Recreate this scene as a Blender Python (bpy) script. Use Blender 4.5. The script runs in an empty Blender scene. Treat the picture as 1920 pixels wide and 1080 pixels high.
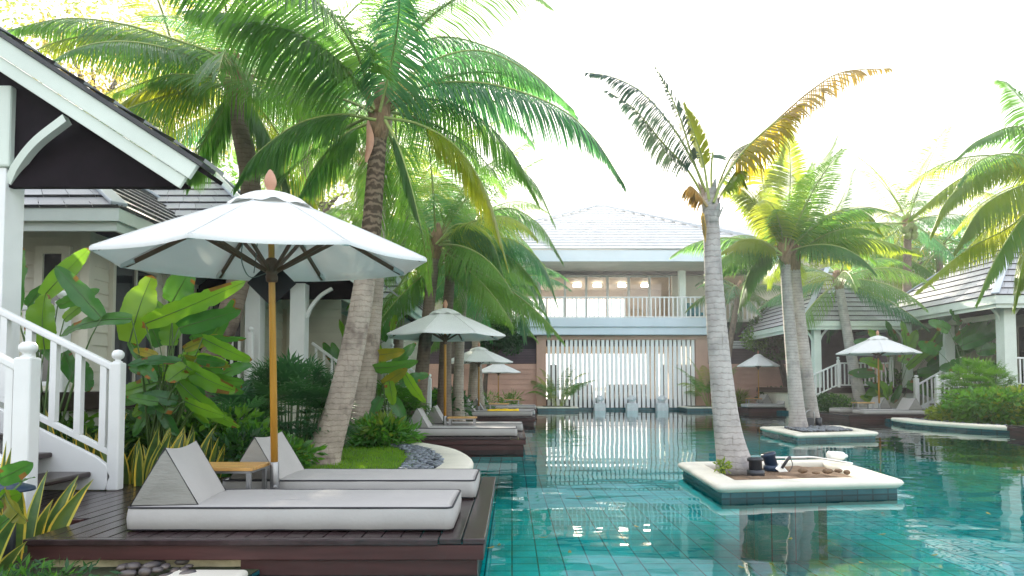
import bpy, math, random
from mathutils import Vector as V, Matrix, noise as mnoise
R = math.radians
random.seed(11)
rnd = random.uniform
sc = bpy.context.scene
col = sc.collection
# ------------------------------------------------------------------ camera
F, HOR, CZ, PITCH = 1250.0, 723.0, 1.12, R(2.5)
PY0 = HOR - F * math.tan(PITCH)
cam_d = bpy.data.cameras.new("camera")
cam = bpy.data.objects.new("camera", cam_d)
col.objects.link(cam)
cam.location = (0, 0, CZ)
cam.rotation_euler = (R(90) + PITCH, 0, 0)
cam_d.sensor_width = 36.0
cam_d.lens = 36.0 * F / 1920.0
cam_d.shift_y = (PY0 - 540.0) / 1920.0
cam_d.clip_start = 0.05
cam_d.clip_end = 2000
sc.camera = cam


def ray(px, py):
    u = (px - 960.0) / F
    v = -(py - PY0) / F
    return V((u, math.cos(PITCH) - v * math.sin(PITCH), math.sin(PITCH) + v * math.cos(PITCH)))


def P(px, py, Y):
    d = ray(px, py)
    t = Y / d.y
    return V((d.x * t, Y, CZ + d.z * t))


def G(px, py, z):
    d = ray(px, py)
    t = (z - CZ) / d.z
    return V((d.x * t, d.y * t, z))


# ------------------------------------------------------------------ materials
def _nt(name):
    m = bpy.data.materials.new(name)
    m.use_nodes = True
    nt = m.node_tree
    return m, nt, nt.nodes["Principled BSDF"]


def ramp(nt, fac, stops):
    r = nt.nodes.new("ShaderNodeValToRGB")
    e = r.color_ramp.elements
    while len(e) < len(stops):
        e.new(0.5)
    for i, (p, c) in enumerate(stops):
        e[i].position = p
        e[i].color = (*c, 1) if len(c) == 3 else c
    nt.links.new(fac, r.inputs[0])
    return r.outputs[0]


def coords(nt, kind="Object", scale=(1, 1, 1)):
    t = nt.nodes.new("ShaderNodeTexCoord")
    mp = nt.nodes.new("ShaderNodeMapping")
    mp.inputs["Scale"].default_value = scale
    nt.links.new(t.outputs[kind], mp.inputs[0])
    return mp.outputs[0]


def noisetex(nt, vec, scale, detail=4, rough=.55):
    n = nt.nodes.new("ShaderNodeTexNoise")
    n.inputs["Scale"].default_value = scale
    n.inputs["Detail"].default_value = detail
    n.inputs["Roughness"].default_value = rough
    nt.links.new(vec, n.inputs["Vector"])
    return n.outputs["Fac"]


def bump(nt, h, strength, dist, bsdf):
    b = nt.nodes.new("ShaderNodeBump")
    b.inputs["Strength"].default_value = strength
    b.inputs["Distance"].default_value = dist
    nt.links.new(h, b.inputs["Height"])
    nt.links.new(b.outputs[0], bsdf.inputs["Normal"])
    return b


def sc_(c, k):
    return tuple(max(0.0, x * k) for x in c)


def mat(name, c, rough=.5, var=.18, scale=4, stretch=(1, 1, 1), bmp=0, bd=.01, island=0.0, spec=.5, metal=0, c2=None):
    m, nt, b = _nt(name)
    vec = coords(nt, "Object", stretch)
    f = noisetex(nt, vec, scale, 5)
    if c2 is None:
        c2 = sc_(c, 1 + var)
    out = ramp(nt, f, [(.3, sc_(c, 1 - var)), (.7, c2)])
    if island:
        g = nt.nodes.new("ShaderNodeNewGeometry")
        mr = nt.nodes.new("ShaderNodeMapRange")
        mr.inputs[3].default_value = 1 - island
        mr.inputs[4].default_value = 1 + island
        nt.links.new(g.outputs["Random Per Island"], mr.inputs[0])
        mx = nt.nodes.new("ShaderNodeMix")
        mx.data_type = 'RGBA'
        mx.blend_type = 'MULTIPLY'
        mx.inputs[0].default_value = 1
        nt.links.new(out, mx.inputs[6])
        nt.links.new(mr.outputs[0], mx.inputs[7])
        out = mx.outputs[2]
    nt.links.new(out, b.inputs["Base Color"])
    b.inputs["Roughness"].default_value = rough
    b.inputs["Metallic"].default_value = metal
    b.inputs["Specular IOR Level"].default_value = spec
    if bmp:
        f2 = noisetex(nt, vec, scale * 6, 5)
        bump(nt, f2, bmp, bd, b)
    return m


def leafmat(name, c, tr, mixf=.45, rough=.38, var=.35, nscale=1.2, spec=.4, edge=None):
    """leaf: reflects c, lets tr through; each object and each patch a little different"""
    m, nt, b = _nt(name)
    oi = nt.nodes.new("ShaderNodeObjectInfo")
    vec = coords(nt, "Object")
    f = noisetex(nt, vec, nscale, 3)
    ad = nt.nodes.new("ShaderNodeMath")
    ad.operation = 'MULTIPLY_ADD'
    nt.links.new(oi.outputs["Random"], ad.inputs[0])
    ad.inputs[1].default_value = .45
    nt.links.new(f, ad.inputs[2])
    yel = (c[0] * 1.9, c[1] * 1.35, c[2] * .8)
    cc = ramp(nt, ad.outputs[0], [(.35, sc_(c, 1 - var)), (.65, c), (.95, yel)])
    ty = (tr[0] * 1.3, tr[1] * 1.08, tr[2] * .85)
    tt = ramp(nt, ad.outputs[0], [(.35, sc_(tr, 1 - var)), (.65, tr), (.95, ty)])
    nt.links.new(cc, b.inputs["Base Color"])
    b.inputs["Roughness"].default_value = rough
    b.inputs["Specular IOR Level"].default_value = spec
    t = nt.nodes.new("ShaderNodeBsdfTranslucent")
    nt.links.new(tt, t.inputs[0])
    mx = nt.nodes.new("ShaderNodeMixShader")
    mx.inputs[0].default_value = mixf
    nt.links.new(b.outputs[0], mx.inputs[1])
    nt.links.new(t.outputs[0], mx.inputs[2])
    nt.links.new(mx.outputs[0], nt.nodes["Material Output"].inputs[0])
    return m


M = {}
M['slatwhite'] = mat('bright_white_paint', (.88, .88, .89), .45, .03, 2)
M['white'] = mat('white_paint', (.80, .80, .80), .42, .05, 3, bmp=.06, bd=.004)
M['trim'] = mat('pale_green_grey_paint', (.66, .72, .66), .5, .07, 2)
M['cream'] = mat('cream_siding_paint', (.62, .60, .50), .55, .08, 2, island=.05)
M['greywhite'] = mat('blue_grey_paint', (.60, .68, .76), .5, .06, 1)
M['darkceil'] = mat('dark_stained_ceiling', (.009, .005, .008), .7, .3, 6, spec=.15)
M['salmon'] = mat('salmon_render', (.52, .33, .26), .8, .08, 1.2)
M['salmonboard'] = mat('salmon_boards', (.50, .30, .235), .65, .1, 1.5, island=.07)
M['louver'] = mat('plum_brown_louver', (.10, .065, .085), .5, .2, 3)
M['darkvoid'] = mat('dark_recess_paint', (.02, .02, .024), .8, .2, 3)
M['deck'] = mat('dark_wet_decking', (.034, .019, .021), .22, .35, 3, (4, .5, 4), bmp=.12, bd=.004, island=.3, spec=.4)
M['fascia'] = mat('reddish_brown_board', (.060, .023, .022), .42, .4, 2.5, (.6, 3, 5), bmp=.12, bd=.004, spec=.3)
M['tread'] = mat('dark_wood_tread', (.035, .022, .02), .3, .35, 4, (4, .6, 4), bmp=.1)
M['teak'] = mat('amber_teak', (.52, .25, .035), .35, .2, 4, (6, 6, .6), bmp=.05)
M['teaktop'] = mat('oiled_teak_top', (.50, .27, .08), .4, .25, 5, (1, 8, 1), island=.12)
M['ribwood'] = mat('brown_rib_wood', (.12, .065, .035), .5, .2, 6)
M['finial'] = mat('turned_wood_finial', (.50, .26, .17), .5, .15, 8)
M['steel'] = mat('brushed_steel', (.33, .33, .345), .38, .1, 20, metal=.9)
M['fabric'] = mat('grey_outdoor_fabric', (.405, .385, .372), .9, .05, 3, bmp=.25, bd=.012, spec=.15)
M['fabricend'] = mat('grey_shaded_end_fabric', (.27, .26, .24), .9, .07, 3, (1, 1, 4), bmp=.35, bd=.02, spec=.15)  # same cloth as the tops, shade of the end faces put into its colour
M['piping'] = mat('dark_piping', (.025, .024, .03), .7, .1)
M['yellowcloth'] = mat('yellow_towel', (.80, .52, .02), .95, .12, 8, bmp=.4, bd=.02)
M['black'] = mat('black_cloth', (.012, .012, .015), .7, .2)
M['lampblack'] = mat('dark_lamp_metal', (.03, .032, .04), .4, .2)
M['lampblue'] = mat('blue_lamp_metal', (.015, .035, .075), .35, .2)
M['cord'] = mat('grey_cord', (.15, .19, .17), .6, .1)
M['plastic'] = mat('white_plastic', (.85, .85, .82), .35, .04)
M['coping'] = mat('cream_stone_coping', (.66, .62, .53), .6, .12, 2.2, bmp=.12, bd=.01)
M['stonewall'] = mat('yellow_stone_base', (.50, .42, .26), .8, .3, 5, bmp=.5, bd=.02)
M['stone'] = mat('grey_carved_stone', (.62, .64, .66), .7, .1, 8, bmp=.2)
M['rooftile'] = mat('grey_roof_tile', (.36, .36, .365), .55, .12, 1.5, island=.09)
M['roofcap'] = mat('grey_ridge_cap', (.36, .40, .45), .4, .1, 2)
M['roofdark'] = mat('dark_edge_and_lap_shadow', (.05, .05, .055), .6, .3, 4)
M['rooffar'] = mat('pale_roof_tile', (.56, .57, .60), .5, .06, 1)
M['soil'] = mat('bare_soil', (.20, .13, .08), .95, .35, 6, bmp=.8, bd=.04)
M['ground'] = mat('dark_garden_soil', (.06, .05, .03), .95, .4, 3, bmp=.7, bd=.04, c2=(.06, .085, .03))
M['lawnbase'] = mat('lawn_soil', (.05, .09, .02), .95, .3, 4)
M['pebble'] = mat('blue_grey_pebble', (.12, .135, .16), .45, .3, 6, island=.55)
M['pebblemix'] = mat('mixed_river_pebble', (.06, .075, .11), .35, .4, 5, c2=(.15, .11, .08), island=.6)
M['wood_warm'] = mat('warm_wood_ceiling', (.66, .52, .38), .6, .1, 2)
M['paving'] = mat('pale_paving', (.62, .60, .56), .8, .08, 1)
M['teal_chair'] = mat('teal_upholstery', (.05, .25, .30), .8, .1)
M['fiber'] = mat('palm_fibre', (.30, .19, .11), .9, .35, 9, (3, 3, .6), bmp=.6, bd=.03)
M['petiole'] = mat('frond_stalk', (.27, .33, .09), .5, .2, 3)
M['petiole_dry'] = mat('dry_frond_stalk', (.34, .24, .10), .6, .2, 3)
M['flower'] = mat('palm_flower_stalk', (.60, .45, .12), .6, .15, 6)
M['coconut'] = mat('green_coconut', (.17, .22, .05), .45, .2, 6)
M['stem'] = mat('green_stem', (.07, .13, .03), .5, .25, 4)
M['bark'] = mat('brown_bark', (.10, .075, .055), .9, .35, 8, bmp=.6, bd=.03)
M['frond'] = leafmat('palm_leaflet', (.062, .155, .042), (.20, .46, .07), .48, .36)
M['frond_blue'] = leafmat('bluish_palm_leaflet', (.065, .175, .085), (.13, .43, .14), .46, .36)
M['frond_gold'] = leafmat('sunlit_gold_leaflet', (.12, .20, .025), (.44, .56, .045), .5, .35)  # palm leaflet copy with the yellow of sun and backlight put into its colour
M['frond_grey'] = leafmat('grey_green_leaflet', (.095, .135, .12), (.10, .19, .13), .3, .5)
M['frond_yellow'] = leafmat('yellow_palm_leaflet', (.28, .23, .02), (.72, .55, .03), .55, .4)
M['frond_dry'] = leafmat('dry_palm_leaflet', (.24, .18, .06), (.36, .26, .06), .35, .6)
M['bigleaf'] = leafmat('broad_fresh_leaf', (.09, .24, .025), (.32, .62, .04), .48, .28, .25, 2.5, .5)
M['bigleaf_dark'] = leafmat('broad_deep_leaf', (.045, .16, .045), (.13, .38, .05), .42, .25, .25, 2.5, .5)
M['bigleaf_gold'] = leafmat('broad_yellowing_leaf', (.19, .20, .03), (.40, .40, .04), .4, .4, .3, 4, .4)
M['leaf_brown'] = leafmat('browned_leaf_margin', (.20, .11, .03), (.30, .17, .04), .3, .6, .4, 8, .2)
M['rhapis'] = leafmat('fan_leaflet', (.035, .12, .05), (.12, .32, .08), .38, .3)
M['shrub'] = leafmat('shrub_leaf', (.05, .17, .028), (.19, .46, .04), .45, .35, .4, 3)
M['shrub_dark'] = leafmat('dark_shrub_leaf', (.022, .085, .026), (.07, .2, .035), .35, .4, .4, 3)
M['shrub_gold'] = leafmat('lime_shrub_leaf', (.15, .24, .03), (.35, .48, .04), .45, .4, .3, 3)
M['treegold'] = leafmat('sunlit_tree_leaf', (.22, .22, .05), (.60, .50, .08), .5, .5, .3, 2)
M['grass'] = leafmat('grass_blade', (.09, .24, .02), (.26, .52, .03), .45, .45, .35, 4)
M['snake'] = leafmat('snake_plant_green', (.07, .14, .045), (.08, .18, .03), .2, .35, .45, 14)
M['snake_edge'] = leafmat('snake_plant_margin', (.58, .54, .10), (.55, .5, .08), .25, .4, .15, 6)
M['pool_edge_tile'] = None


def trunkmat(name, c, dark, upper=None):
    m, nt, b = _nt(name)
    vec = coords(nt, "Object", (1, 1, 1))
    f = noisetex(nt, vec, 5, 6, .65)
    w = nt.nodes.new("ShaderNodeTexWave")
    w.wave_type = 'BANDS'
    w.bands_direction = 'Z'
    w.inputs["Scale"].default_value = 4.6
    w.inputs["Distortion"].default_value = 2.6
    w.inputs["Detail"].default_value = 3
    w.inputs["Detail Scale"].default_value = 4.0
    nt.links.new(vec, w.inputs[0])
    v2 = coords(nt, "Object", (9, 9, 1.3))
    f3 = noisetex(nt, v2, 2.2, 6, .7)
    base = ramp(nt, f, [(.25, sc_(c, .62)), (.55, c), (.8, sc_(c, 1.25))])
    lines = ramp(nt, w.outputs["Fac"], [(.0, (.52, .49, .46)), (.09, (.85, .85, .85)), (.2, (1, 1, 1))])
    cracks = ramp(nt, f3, [(.30, (.50, .46, .43)), (.42, (1, 1, 1))])
    a = nt.nodes.new("ShaderNodeMix"); a.data_type = 'RGBA'; a.blend_type = 'MULTIPLY'; a.inputs[0].default_value = .55
    nt.links.new(base, a.inputs[6]); nt.links.new(lines, a.inputs[7])
    d = nt.nodes.new("ShaderNodeMix"); d.data_type = 'RGBA'; d.blend_type = 'MULTIPLY'; d.inputs[0].default_value = .75
    nt.links.new(a.outputs[2], d.inputs[6]); nt.links.new(cracks, d.inputs[7])
    n4 = noisetex(nt, vec, 1.6, 4, .6)
    mask = ramp(nt, n4, [(.56, (0, 0, 0)), (.66, (1, 1, 1))])
    e = nt.nodes.new("ShaderNodeMix"); e.data_type = 'RGBA'
    nt.links.new(mask, e.inputs[0]); nt.links.new(d.outputs[2], e.inputs[6]); e.inputs[7].default_value = (*dark, 1)
    colr = e.outputs[2]
    if upper:
        sx = nt.nodes.new("ShaderNodeSeparateXYZ"); nt.links.new(vec, sx.inputs[0])
        na = nt.nodes.new("ShaderNodeMath"); na.operation = 'MULTIPLY_ADD'
        nt.links.new(n4, na.inputs[0]); na.inputs[1].default_value = 1.2; nt.links.new(sx.outputs[2], na.inputs[2])
        mr = nt.nodes.new("ShaderNodeMapRange"); nt.links.new(na.outputs[0], mr.inputs[0])
        mr.inputs[1].default_value = upper[0]; mr.inputs[2].default_value = upper[1]
        w2 = nt.nodes.new("ShaderNodeTexWave"); w2.bands_direction = 'Z'
        w2.inputs["Scale"].default_value = 3.4; w2.inputs["Distortion"].default_value = 7; w2.inputs["Detail"].default_value = 3; w2.inputs["Detail Scale"].default_value = 3
        nt.links.new(vec, w2.inputs[0])
        br = ramp(nt, w2.outputs["Fac"], [(.2, (.095, .068, .048)), (.55, (.17, .122, .085)), (.9, (.25, .185, .13))])
        g = nt.nodes.new("ShaderNodeMix"); g.data_type = 'RGBA'
        nt.links.new(mr.outputs[0], g.inputs[0]); nt.links.new(colr, g.inputs[6]); nt.links.new(br, g.inputs[7])
        colr = g.outputs[2]
    nt.links.new(colr, b.inputs["Base Color"])
    b.inputs["Roughness"].default_value = .85
    b.inputs["Specular IOR Level"].default_value = .2
    s = nt.nodes.new("ShaderNodeMath"); s.operation = 'MULTIPLY_ADD'
    nt.links.new(f3, s.inputs[0]); s.inputs[1].default_value = .7
    wl = ramp(nt, w.outputs["Fac"], [(.0, (0, 0, 0)), (.16, (.34, .34, .34))])
    nt.links.new(wl, s.inputs[2])
    bump(nt, s.outputs[0], .45, .02, b)
    return m


M['trunk'] = trunkmat('palm_trunk_bark', (.40, .33, .275), (.16, .12, .10))
M['trunk_two'] = trunkmat('palm_bark_dark_above', (.42, .35, .29), (.16, .12, .10), (2.9, 3.5))
M['trunk_pale'] = trunkmat('pale_palm_bark', (.46, .42, .40), (.27, .25, .25))
M['trunk_dark'] = trunkmat('dark_ringed_bark', (.21, .16, .125), (.07, .05, .045))


def canvasmat():
    m, nt, b = _nt('white_canvas')
    vec = coords(nt)
    f = noisetex(nt, vec, 2.5, 4)
    c = ramp(nt, f, [(.3, (.74, .74, .735)), (.7, (.80, .80, .79))])
    nt.links.new(c, b.inputs["Base Color"])
    b.inputs["Roughness"].default_value = .85
    b.inputs["Specular IOR Level"].default_value = .15
    bump(nt, noisetex(nt, vec, 7, 3), .15, .02, b)
    t = nt.nodes.new("ShaderNodeBsdfTranslucent")
    t.inputs[0].default_value = (.70, .72, .66, 1)
    mx = nt.nodes.new("ShaderNodeMixShader")
    mx.inputs[0].default_value = .17
    nt.links.new(b.outputs[0], mx.inputs[1]); nt.links.new(t.outputs[0], mx.inputs[2])
    nt.links.new(mx.outputs[0], nt.nodes["Material Output"].inputs[0])
    return m


M['canvas'] = canvasmat()


def tilemat(name, wall, c1, c2, grout, size=.28):
    m, nt, b = _nt(name)
    t = nt.nodes.new("ShaderNodeTexCoord")
    if wall:
        sep = nt.nodes.new("ShaderNodeSeparateXYZ"); nt.links.new(t.outputs["Object"], sep.inputs[0])
        ad = nt.nodes.new("ShaderNodeMath"); nt.links.new(sep.outputs[0], ad.inputs[0]); nt.links.new(sep.outputs[1], ad.inputs[1])
        cb = nt.nodes.new("ShaderNodeCombineXYZ"); nt.links.new(ad.outputs[0], cb.inputs[0]); nt.links.new(sep.outputs[2], cb.inputs[1])
        vec = cb.outputs[0]
    else:
        vec = t.outputs["Object"]
    br = nt.nodes.new("ShaderNodeTexBrick")
    br.offset = 0; br.squash = 1
    br.inputs["Scale"].default_value = 1
    br.inputs["Brick Width"].default_value = size
    br.inputs["Row Height"].default_value = size
    br.inputs["Mortar Size"].default_value = .009
    br.inputs["Mortar Smooth"].default_value = .15
    br.inputs["Bias"].default_value = 0
    br.inputs["Color1"].default_value = (*c1, 1); br.inputs["Color2"].default_value = (*c2, 1)
    br.inputs["Mortar"].default_value = (*grout, 1)
    nt.links.new(vec, br.inputs[0])
    f = noisetex(nt, vec, 2.2, 4)
    v = ramp(nt, f, [(.3, (.7, .7, .7)), (.7, (1.15, 1.15, 1.15))])
    a = nt.nodes.new("ShaderNodeMix"); a.data_type = 'RGBA'; a.blend_type = 'MULTIPLY'; a.inputs[0].default_value = 1
    nt.links.new(br.outputs["Color"], a.inputs[6]); nt.links.new(v, a.inputs[7])
    nt.links.new(a.outputs[2], b.inputs["Base Color"])
    b.inputs["Roughness"].default_value = .25
    return m


M['pooltile'] = tilemat('teal_pool_tile', False, (.003, .47, .50), (.007, .64, .66), (.002, .13, .16))
M['walltile'] = tilemat('teal_edge_tile', True, (.006, .075, .095), (.01, .11, .13), (.003, .035, .045), .2)


def watermat():
    m, nt, b = _nt('pool_water')
    nt.nodes.remove(b)
    out = nt.nodes["Material Output"]
    t1 = coords(nt, "Object", (1.0, 1.7, 1))
    n1 = noisetex(nt, t1, .75, 1.5, .4)
    n2 = noisetex(nt, t1, 2.6, 1.5, .5)
    ad = nt.nodes.new("ShaderNodeMath"); ad.operation = 'MULTIPLY_ADD'
    nt.links.new(n2, ad.inputs[0]); ad.inputs[1].default_value = .11
    nt.links.new(n1, ad.inputs[2])
    bp = nt.nodes.new("ShaderNodeBump")
    bp.inputs["Strength"].default_value = 1
    bp.inputs["Distance"].default_value = .0135
    nt.links.new(ad.outputs[0], bp.inputs["Height"])
    fr = nt.nodes.new("ShaderNodeFresnel")
    fr.inputs[0].default_value = 1.33
    nt.links.new(bp.outputs[0], fr.inputs[1])
    tr = nt.nodes.new("ShaderNodeBsdfTransparent")
    tr.inputs[0].default_value = (.30, .96, .93, 1)
    gl = nt.nodes.new("ShaderNodeBsdfGlossy")
    gl.inputs["Roughness"].default_value = .0135
    gl.inputs["Color"].default_value = (.97, 1, 1, 1)
    nt.links.new(bp.outputs[0], gl.inputs["Normal"])
    mx = nt.nodes.new("ShaderNodeMixShader")
    nt.links.new(fr.outputs[0], mx.inputs[0]); nt.links.new(tr.outputs[0], mx.inputs[1]); nt.links.new(gl.outputs[0], mx.inputs[2])
    nt.links.new(mx.outputs[0], out.inputs[0])
    return m


M['water'] = watermat()


def glassmat(name, tint, extra=.06):
    m, nt, b = _nt(name)
    nt.nodes.remove(b)
    fr = nt.nodes.new("ShaderNodeFresnel"); fr.inputs[0].default_value = 1.5
    tr = nt.nodes.new("ShaderNodeBsdfTransparent"); tr.inputs[0].default_value = (*tint, 1)
    gl = nt.nodes.new("ShaderNodeBsdfGlossy"); gl.inputs["Roughness"].default_value = .03
    ad = nt.nodes.new("ShaderNodeMath"); ad.inputs[1].default_value = extra
    nt.links.new(fr.outputs[0], ad.inputs[0])
    mx = nt.nodes.new("ShaderNodeMixShader")
    nt.links.new(ad.outputs[0], mx.inputs[0]); nt.links.new(tr.outputs[0], mx.inputs[1]); nt.links.new(gl.outputs[0], mx.inputs[2])
    nt.links.new(mx.outputs[0], nt.nodes["Material Output"].inputs[0])
    return m


M['glass'] = glassmat('clear_pane', (.9, .93, .92))
M['glassdark'] = mat('dark_window_pane', (.025, .03, .035), .06, .3, 1.5, spec=.8)
M['curtain'] = mat('cream_curtain', (.55, .50, .38), .9, .12, 6, (10, 10, 1))


def emit(name, c, s):
    m, nt, b = _nt(name)
    b.inputs["Base Color"].default_value = (*c, 1)
    b.inputs["Emission Color"].default_value = (*c, 1)
    b.inputs["Emission Strength"].default_value = s
    return m


M['lamp'] = emit('lit_lamp', (1, .90, .74), 3)

# ------------------------------------------------------------------ mesh builder
ORG = {}
Z = V((0, 0, 1))


class MB:
    def __init__(s):
        s.v, s.f, s.m, s.s = [], [], [], []

    def add(s, vs, fs, mi=0, smooth=False):
        o = len(s.v)
        s.v.extend(vs)
        for f in fs:
            s.f.append(tuple(i + o for i in f)); s.m.append(mi); s.s.append(smooth)
        return s

    def box(s, x0, x1, y0, y1, z0, z1, mi=0):
        vs = [V((x, y, z)) for z in (z0, z1) for y in (y0, y1) for x in (x0, x1)]
        return s.add(vs, [(0, 2, 3, 1), (4, 5, 7, 6), (0, 1, 5, 4), (2, 6, 7, 3), (0, 4, 6, 2), (1, 3, 7, 5)], mi)

    def beam(s, a, b, w, h, mi=0, up=Z, side=None):
        a, b = V(a), V(b)
        d = (b - a).normalized()
        x = side.normalized() if side else d.cross(up)
        if x.length < 1e-4:
            x = V((1, 0, 0))
        x = x.normalized(); y = x.cross(d).normalized()
        vs = []
        for p in (a, b):
            for i, j in ((-1, -1), (1, -1), (1, 1), (-1, 1)):
                vs.append(p + x * (w / 2 * i) + y * (h / 2 * j))
        return s.add(vs, [(0, 1, 2, 3), (7, 6, 5, 4), (0, 4, 5, 1), (1, 5, 6, 2), (2, 6, 7, 3), (3, 7, 4, 0)], mi)

    def tube(s, pts, rad, n=8, mi=0, cap=True, smooth=True, closed=False):
        pts = [V(p) for p in pts]
        k = len(pts)
        if not hasattr(rad, '__len__'):
            rad = [rad] * k
        vs, fs = [], []
        prev = None
        for i, p in enumerate(pts):
            if closed:
                d = pts[(i + 1) % k] - pts[i - 1]
            else:
                d = pts[min(i + 1, k - 1)] - pts[max(i - 1, 0)]
            if d.length < 1e-9:
                d = V((0, 0, 1))
            d.normalize()
            if prev is None:
                x = d.cross(V((0, 1, 0)) if abs(d.y) < .9 else V((1, 0, 0))).normalized()
            else:
                x = (prev - d * prev.dot(d)).normalized()
            prev = x
            y = d.cross(x)
            for j in range(n):
                a = 2 * math.pi * j / n
                vs.append(p + (x * math.cos(a) + y * math.sin(a)) * rad[i])
        for i in range(k if closed else k - 1):
            i2 = (i + 1) % k
            for j in range(n):
                j2 = (j + 1) % n
                fs.append((i * n + j, i * n + j2, i2 * n + j2, i2 * n + j))
        if cap and not closed:
            fs.append(tuple(range(n - 1, -1, -1))); fs.append(tuple((k - 1) * n + j for j in range(n)))
        return s.add(vs, fs, mi, smooth)

    def lathe(s, c, prof, n=16, mi=0, smooth=True, ax=None):
        c = V(c)
        vs, fs = [], []
        for r, z in prof:
            for j in range(n):
                a = 2 * math.pi * j / n
                vs.append(c + V((r * math.cos(a), r * math.sin(a), z)))
        k = len(prof)
        for i in range(k - 1):
            for j in range(n):
                j2 = (j + 1) % n
                fs.append((i * n + j, i * n + j2, (i + 1) * n + j2, (i + 1) * n + j))
        fs.append(tuple(range(n - 1, -1, -1))); fs.append(tuple((k - 1) * n + j for j in range(n)))
        return s.add(vs, fs, mi, smooth)

    def prism(s, poly, ext, mi=0):
        poly = [V(p) for p in poly]
        ext = V(ext)
        n = len(poly)
        vs = poly + [p + ext for p in poly]
        fs = [tuple(range(n)), tuple(range(2 * n - 1, n - 1, -1))]
        for i in range(n):
            j = (i + 1) % n
            fs.append((j, i, i + n, j + n))
        return s.add(vs, fs, mi)

    def build(s, name, mats, parent=None, bevel=0, seg=2, org=None):
        me = bpy.data.meshes.new(name)
        o0 = ORG.get(parent.name, V((0, 0, 0))) if parent else (V(org) if org else V((0, 0, 0)))
        me.from_pydata([tuple(V(p) - o0) for p in s.v], [], s.f)
        if not isinstance(mats, (list, tuple)):
            mats = [mats]
        for m_ in mats:
            me.materials.append(m_)
        me.polygons.foreach_set('material_index', s.m)
        me.polygons.foreach_set('use_smooth', s.s)
        me.update()
        o = bpy.data.objects.new(name, me)
        col.objects.link(o)
        if parent:
            o.parent = parent
        elif org:
            o.location = o0
        ORG[o.name] = o0
        if bevel:
            b = o.modifiers.new('bevel', 'BEVEL')
            b.width = bevel; b.segments = seg; b.limit_method = 'ANGLE'; b.angle_limit = R(40)
        return o


def tag(o, label=None, cat=None, group=None, kind=None):
    if label: o['label'] = label
    if cat: o['category'] = cat
    if group: o['group'] = group
    if kind: o['kind'] = kind
    return o


def thing(name, label, cat, loc=(0, 0, 0), group=None):
    o = bpy.data.objects.new(name, None)
    o.empty_display_size = .2
    col.objects.link(o)
    o.location = loc
    ORG[o.name] = V(loc)
    return tag(o, label, cat, group)


def inst(src, parent, loc=None, rot=None, scale=None, name=None):
    """another object on the same mesh, as a part of parent (loc given in world coordinates)"""
    c = src.copy()
    if name: c.name = name
    col.objects.link(c)
    c.parent = parent
    o0 = ORG.get(parent.name, V((0, 0, 0)))
    if loc is not None: c.location = V(loc) - o0
    if rot is not None: c.rotation_euler = rot
    if scale is not None: c.scale = scale
    ORG[c.name] = o0
    return c


def copy_tree(o, parent=None):
    c = o.copy()
    col.objects.link(c)
    if parent: c.parent = parent
    for ch in list(o.children):
        copy_tree(ch, c)
    return c


def catmull(pts, n):
    pts = [V(p) for p in pts]
    if len(pts) == 2:
        return [pts[0].lerp(pts[1], i / n) for i in range(n + 1)]
    q = [pts[0] * 2 - pts[1]] + pts + [pts[-1] * 2 - pts[-2]]
    k = len(pts) - 1
    # by arc length
    dense = []
    for i in range(k):
        p0, p1, p2, p3 = q[i:i + 4]
        for j in range(16):
            t = j / 16
            dense.append(.5 * ((2 * p1) + (p2 - p0) * t + (2 * p0 - 5 * p1 + 4 * p2 - p3) * t * t + (3 * p1 - p0 - 3 * p2 + p3) * t ** 3))
    dense.append(pts[-1])
    L = [0]
    for a, b in zip(dense, dense[1:]):
        L.append(L[-1] + (b - a).length)
    out = []
    j = 0
    for i in range(n + 1):
        g = L[-1] * i / n
        while j < len(L) - 2 and L[j + 1] < g:
            j += 1
        seg = L[j + 1] - L[j]
        out.append(dense[j].lerp(dense[j + 1], (g - L[j]) / seg if seg > 1e-9 else 0))
    return out
# ------------------------------------------------------------------ vegetation builders
def frond_geo(mb, pts, W=.6, n=56, hang=.6, lw=.034, bare=.14, ragged=0.0, rr=.022, fwd=.35, nseg=None):
    n = int(n * 1.55); lw *= .66
    sp = catmull(pts, n)
    mb.tube([sp[i] for i in range(0, n + 1, 3)], [rr * (1 - .8 * i / n) for i in range(0, n + 1, 3)], 5, 1, cap=False)
    for i in range(n + 1):
        t = i / n
        if t < bare:
            continue
        T = (sp[min(i + 1, n)] - sp[max(i - 1, 0)]).normalized()
        S = T.cross(Z)
        if S.length < .15:
            S = T.cross(V((0, 1, 0)))
        S.normalize()
        U = S.cross(T)
        u = (t - bare) / (1 - bare)
        prof = W * (.35 + .75 * math.sin(math.pi * min(1, u * 1.05 + .12) ** .85) ** .8) * (1 - .45 * u ** 5)
        for sg in (-1, 1):
            if rnd(0, 1) < ragged:
                continue
            h = hang * rnd(.9, 1.12)
            d0 = (S * sg * (1 - .35 * h) + U * .22 * (1 - h) + T * (fwd + .65 * u * u) * rnd(.93, 1.07) - Z * h * .75)
            d0.normalize()
            l = prof * rnd(.93, 1.05) * (.8 if rnd(0, 1) < .06 else 1)
            p0 = sp[i]
            p1 = p0 + d0 * l * .45
            d1 = (d0 - Z * (h * .5 + .06)).normalized()
            p2 = p1 + d1 * l * .32
            d2 = (d1 - Z * (h * .45 + .08)).normalized()
            p3 = p2 + d2 * l * .26
            w = T - d0 * T.dot(d0)
            w += S * rnd(-.25, .25)
            w = w.normalized() * lw * .5 * rnd(.75, 1.15)
            mb.add([p0 - w * .5, p0 + w * .5, p1 - w, p1 + w, p2 - w * .7, p2 + w * .7, p3],
                   [(0, 1, 3, 2), (2, 3, 5, 4), (4, 5, 6)], 0)
    return mb


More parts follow.
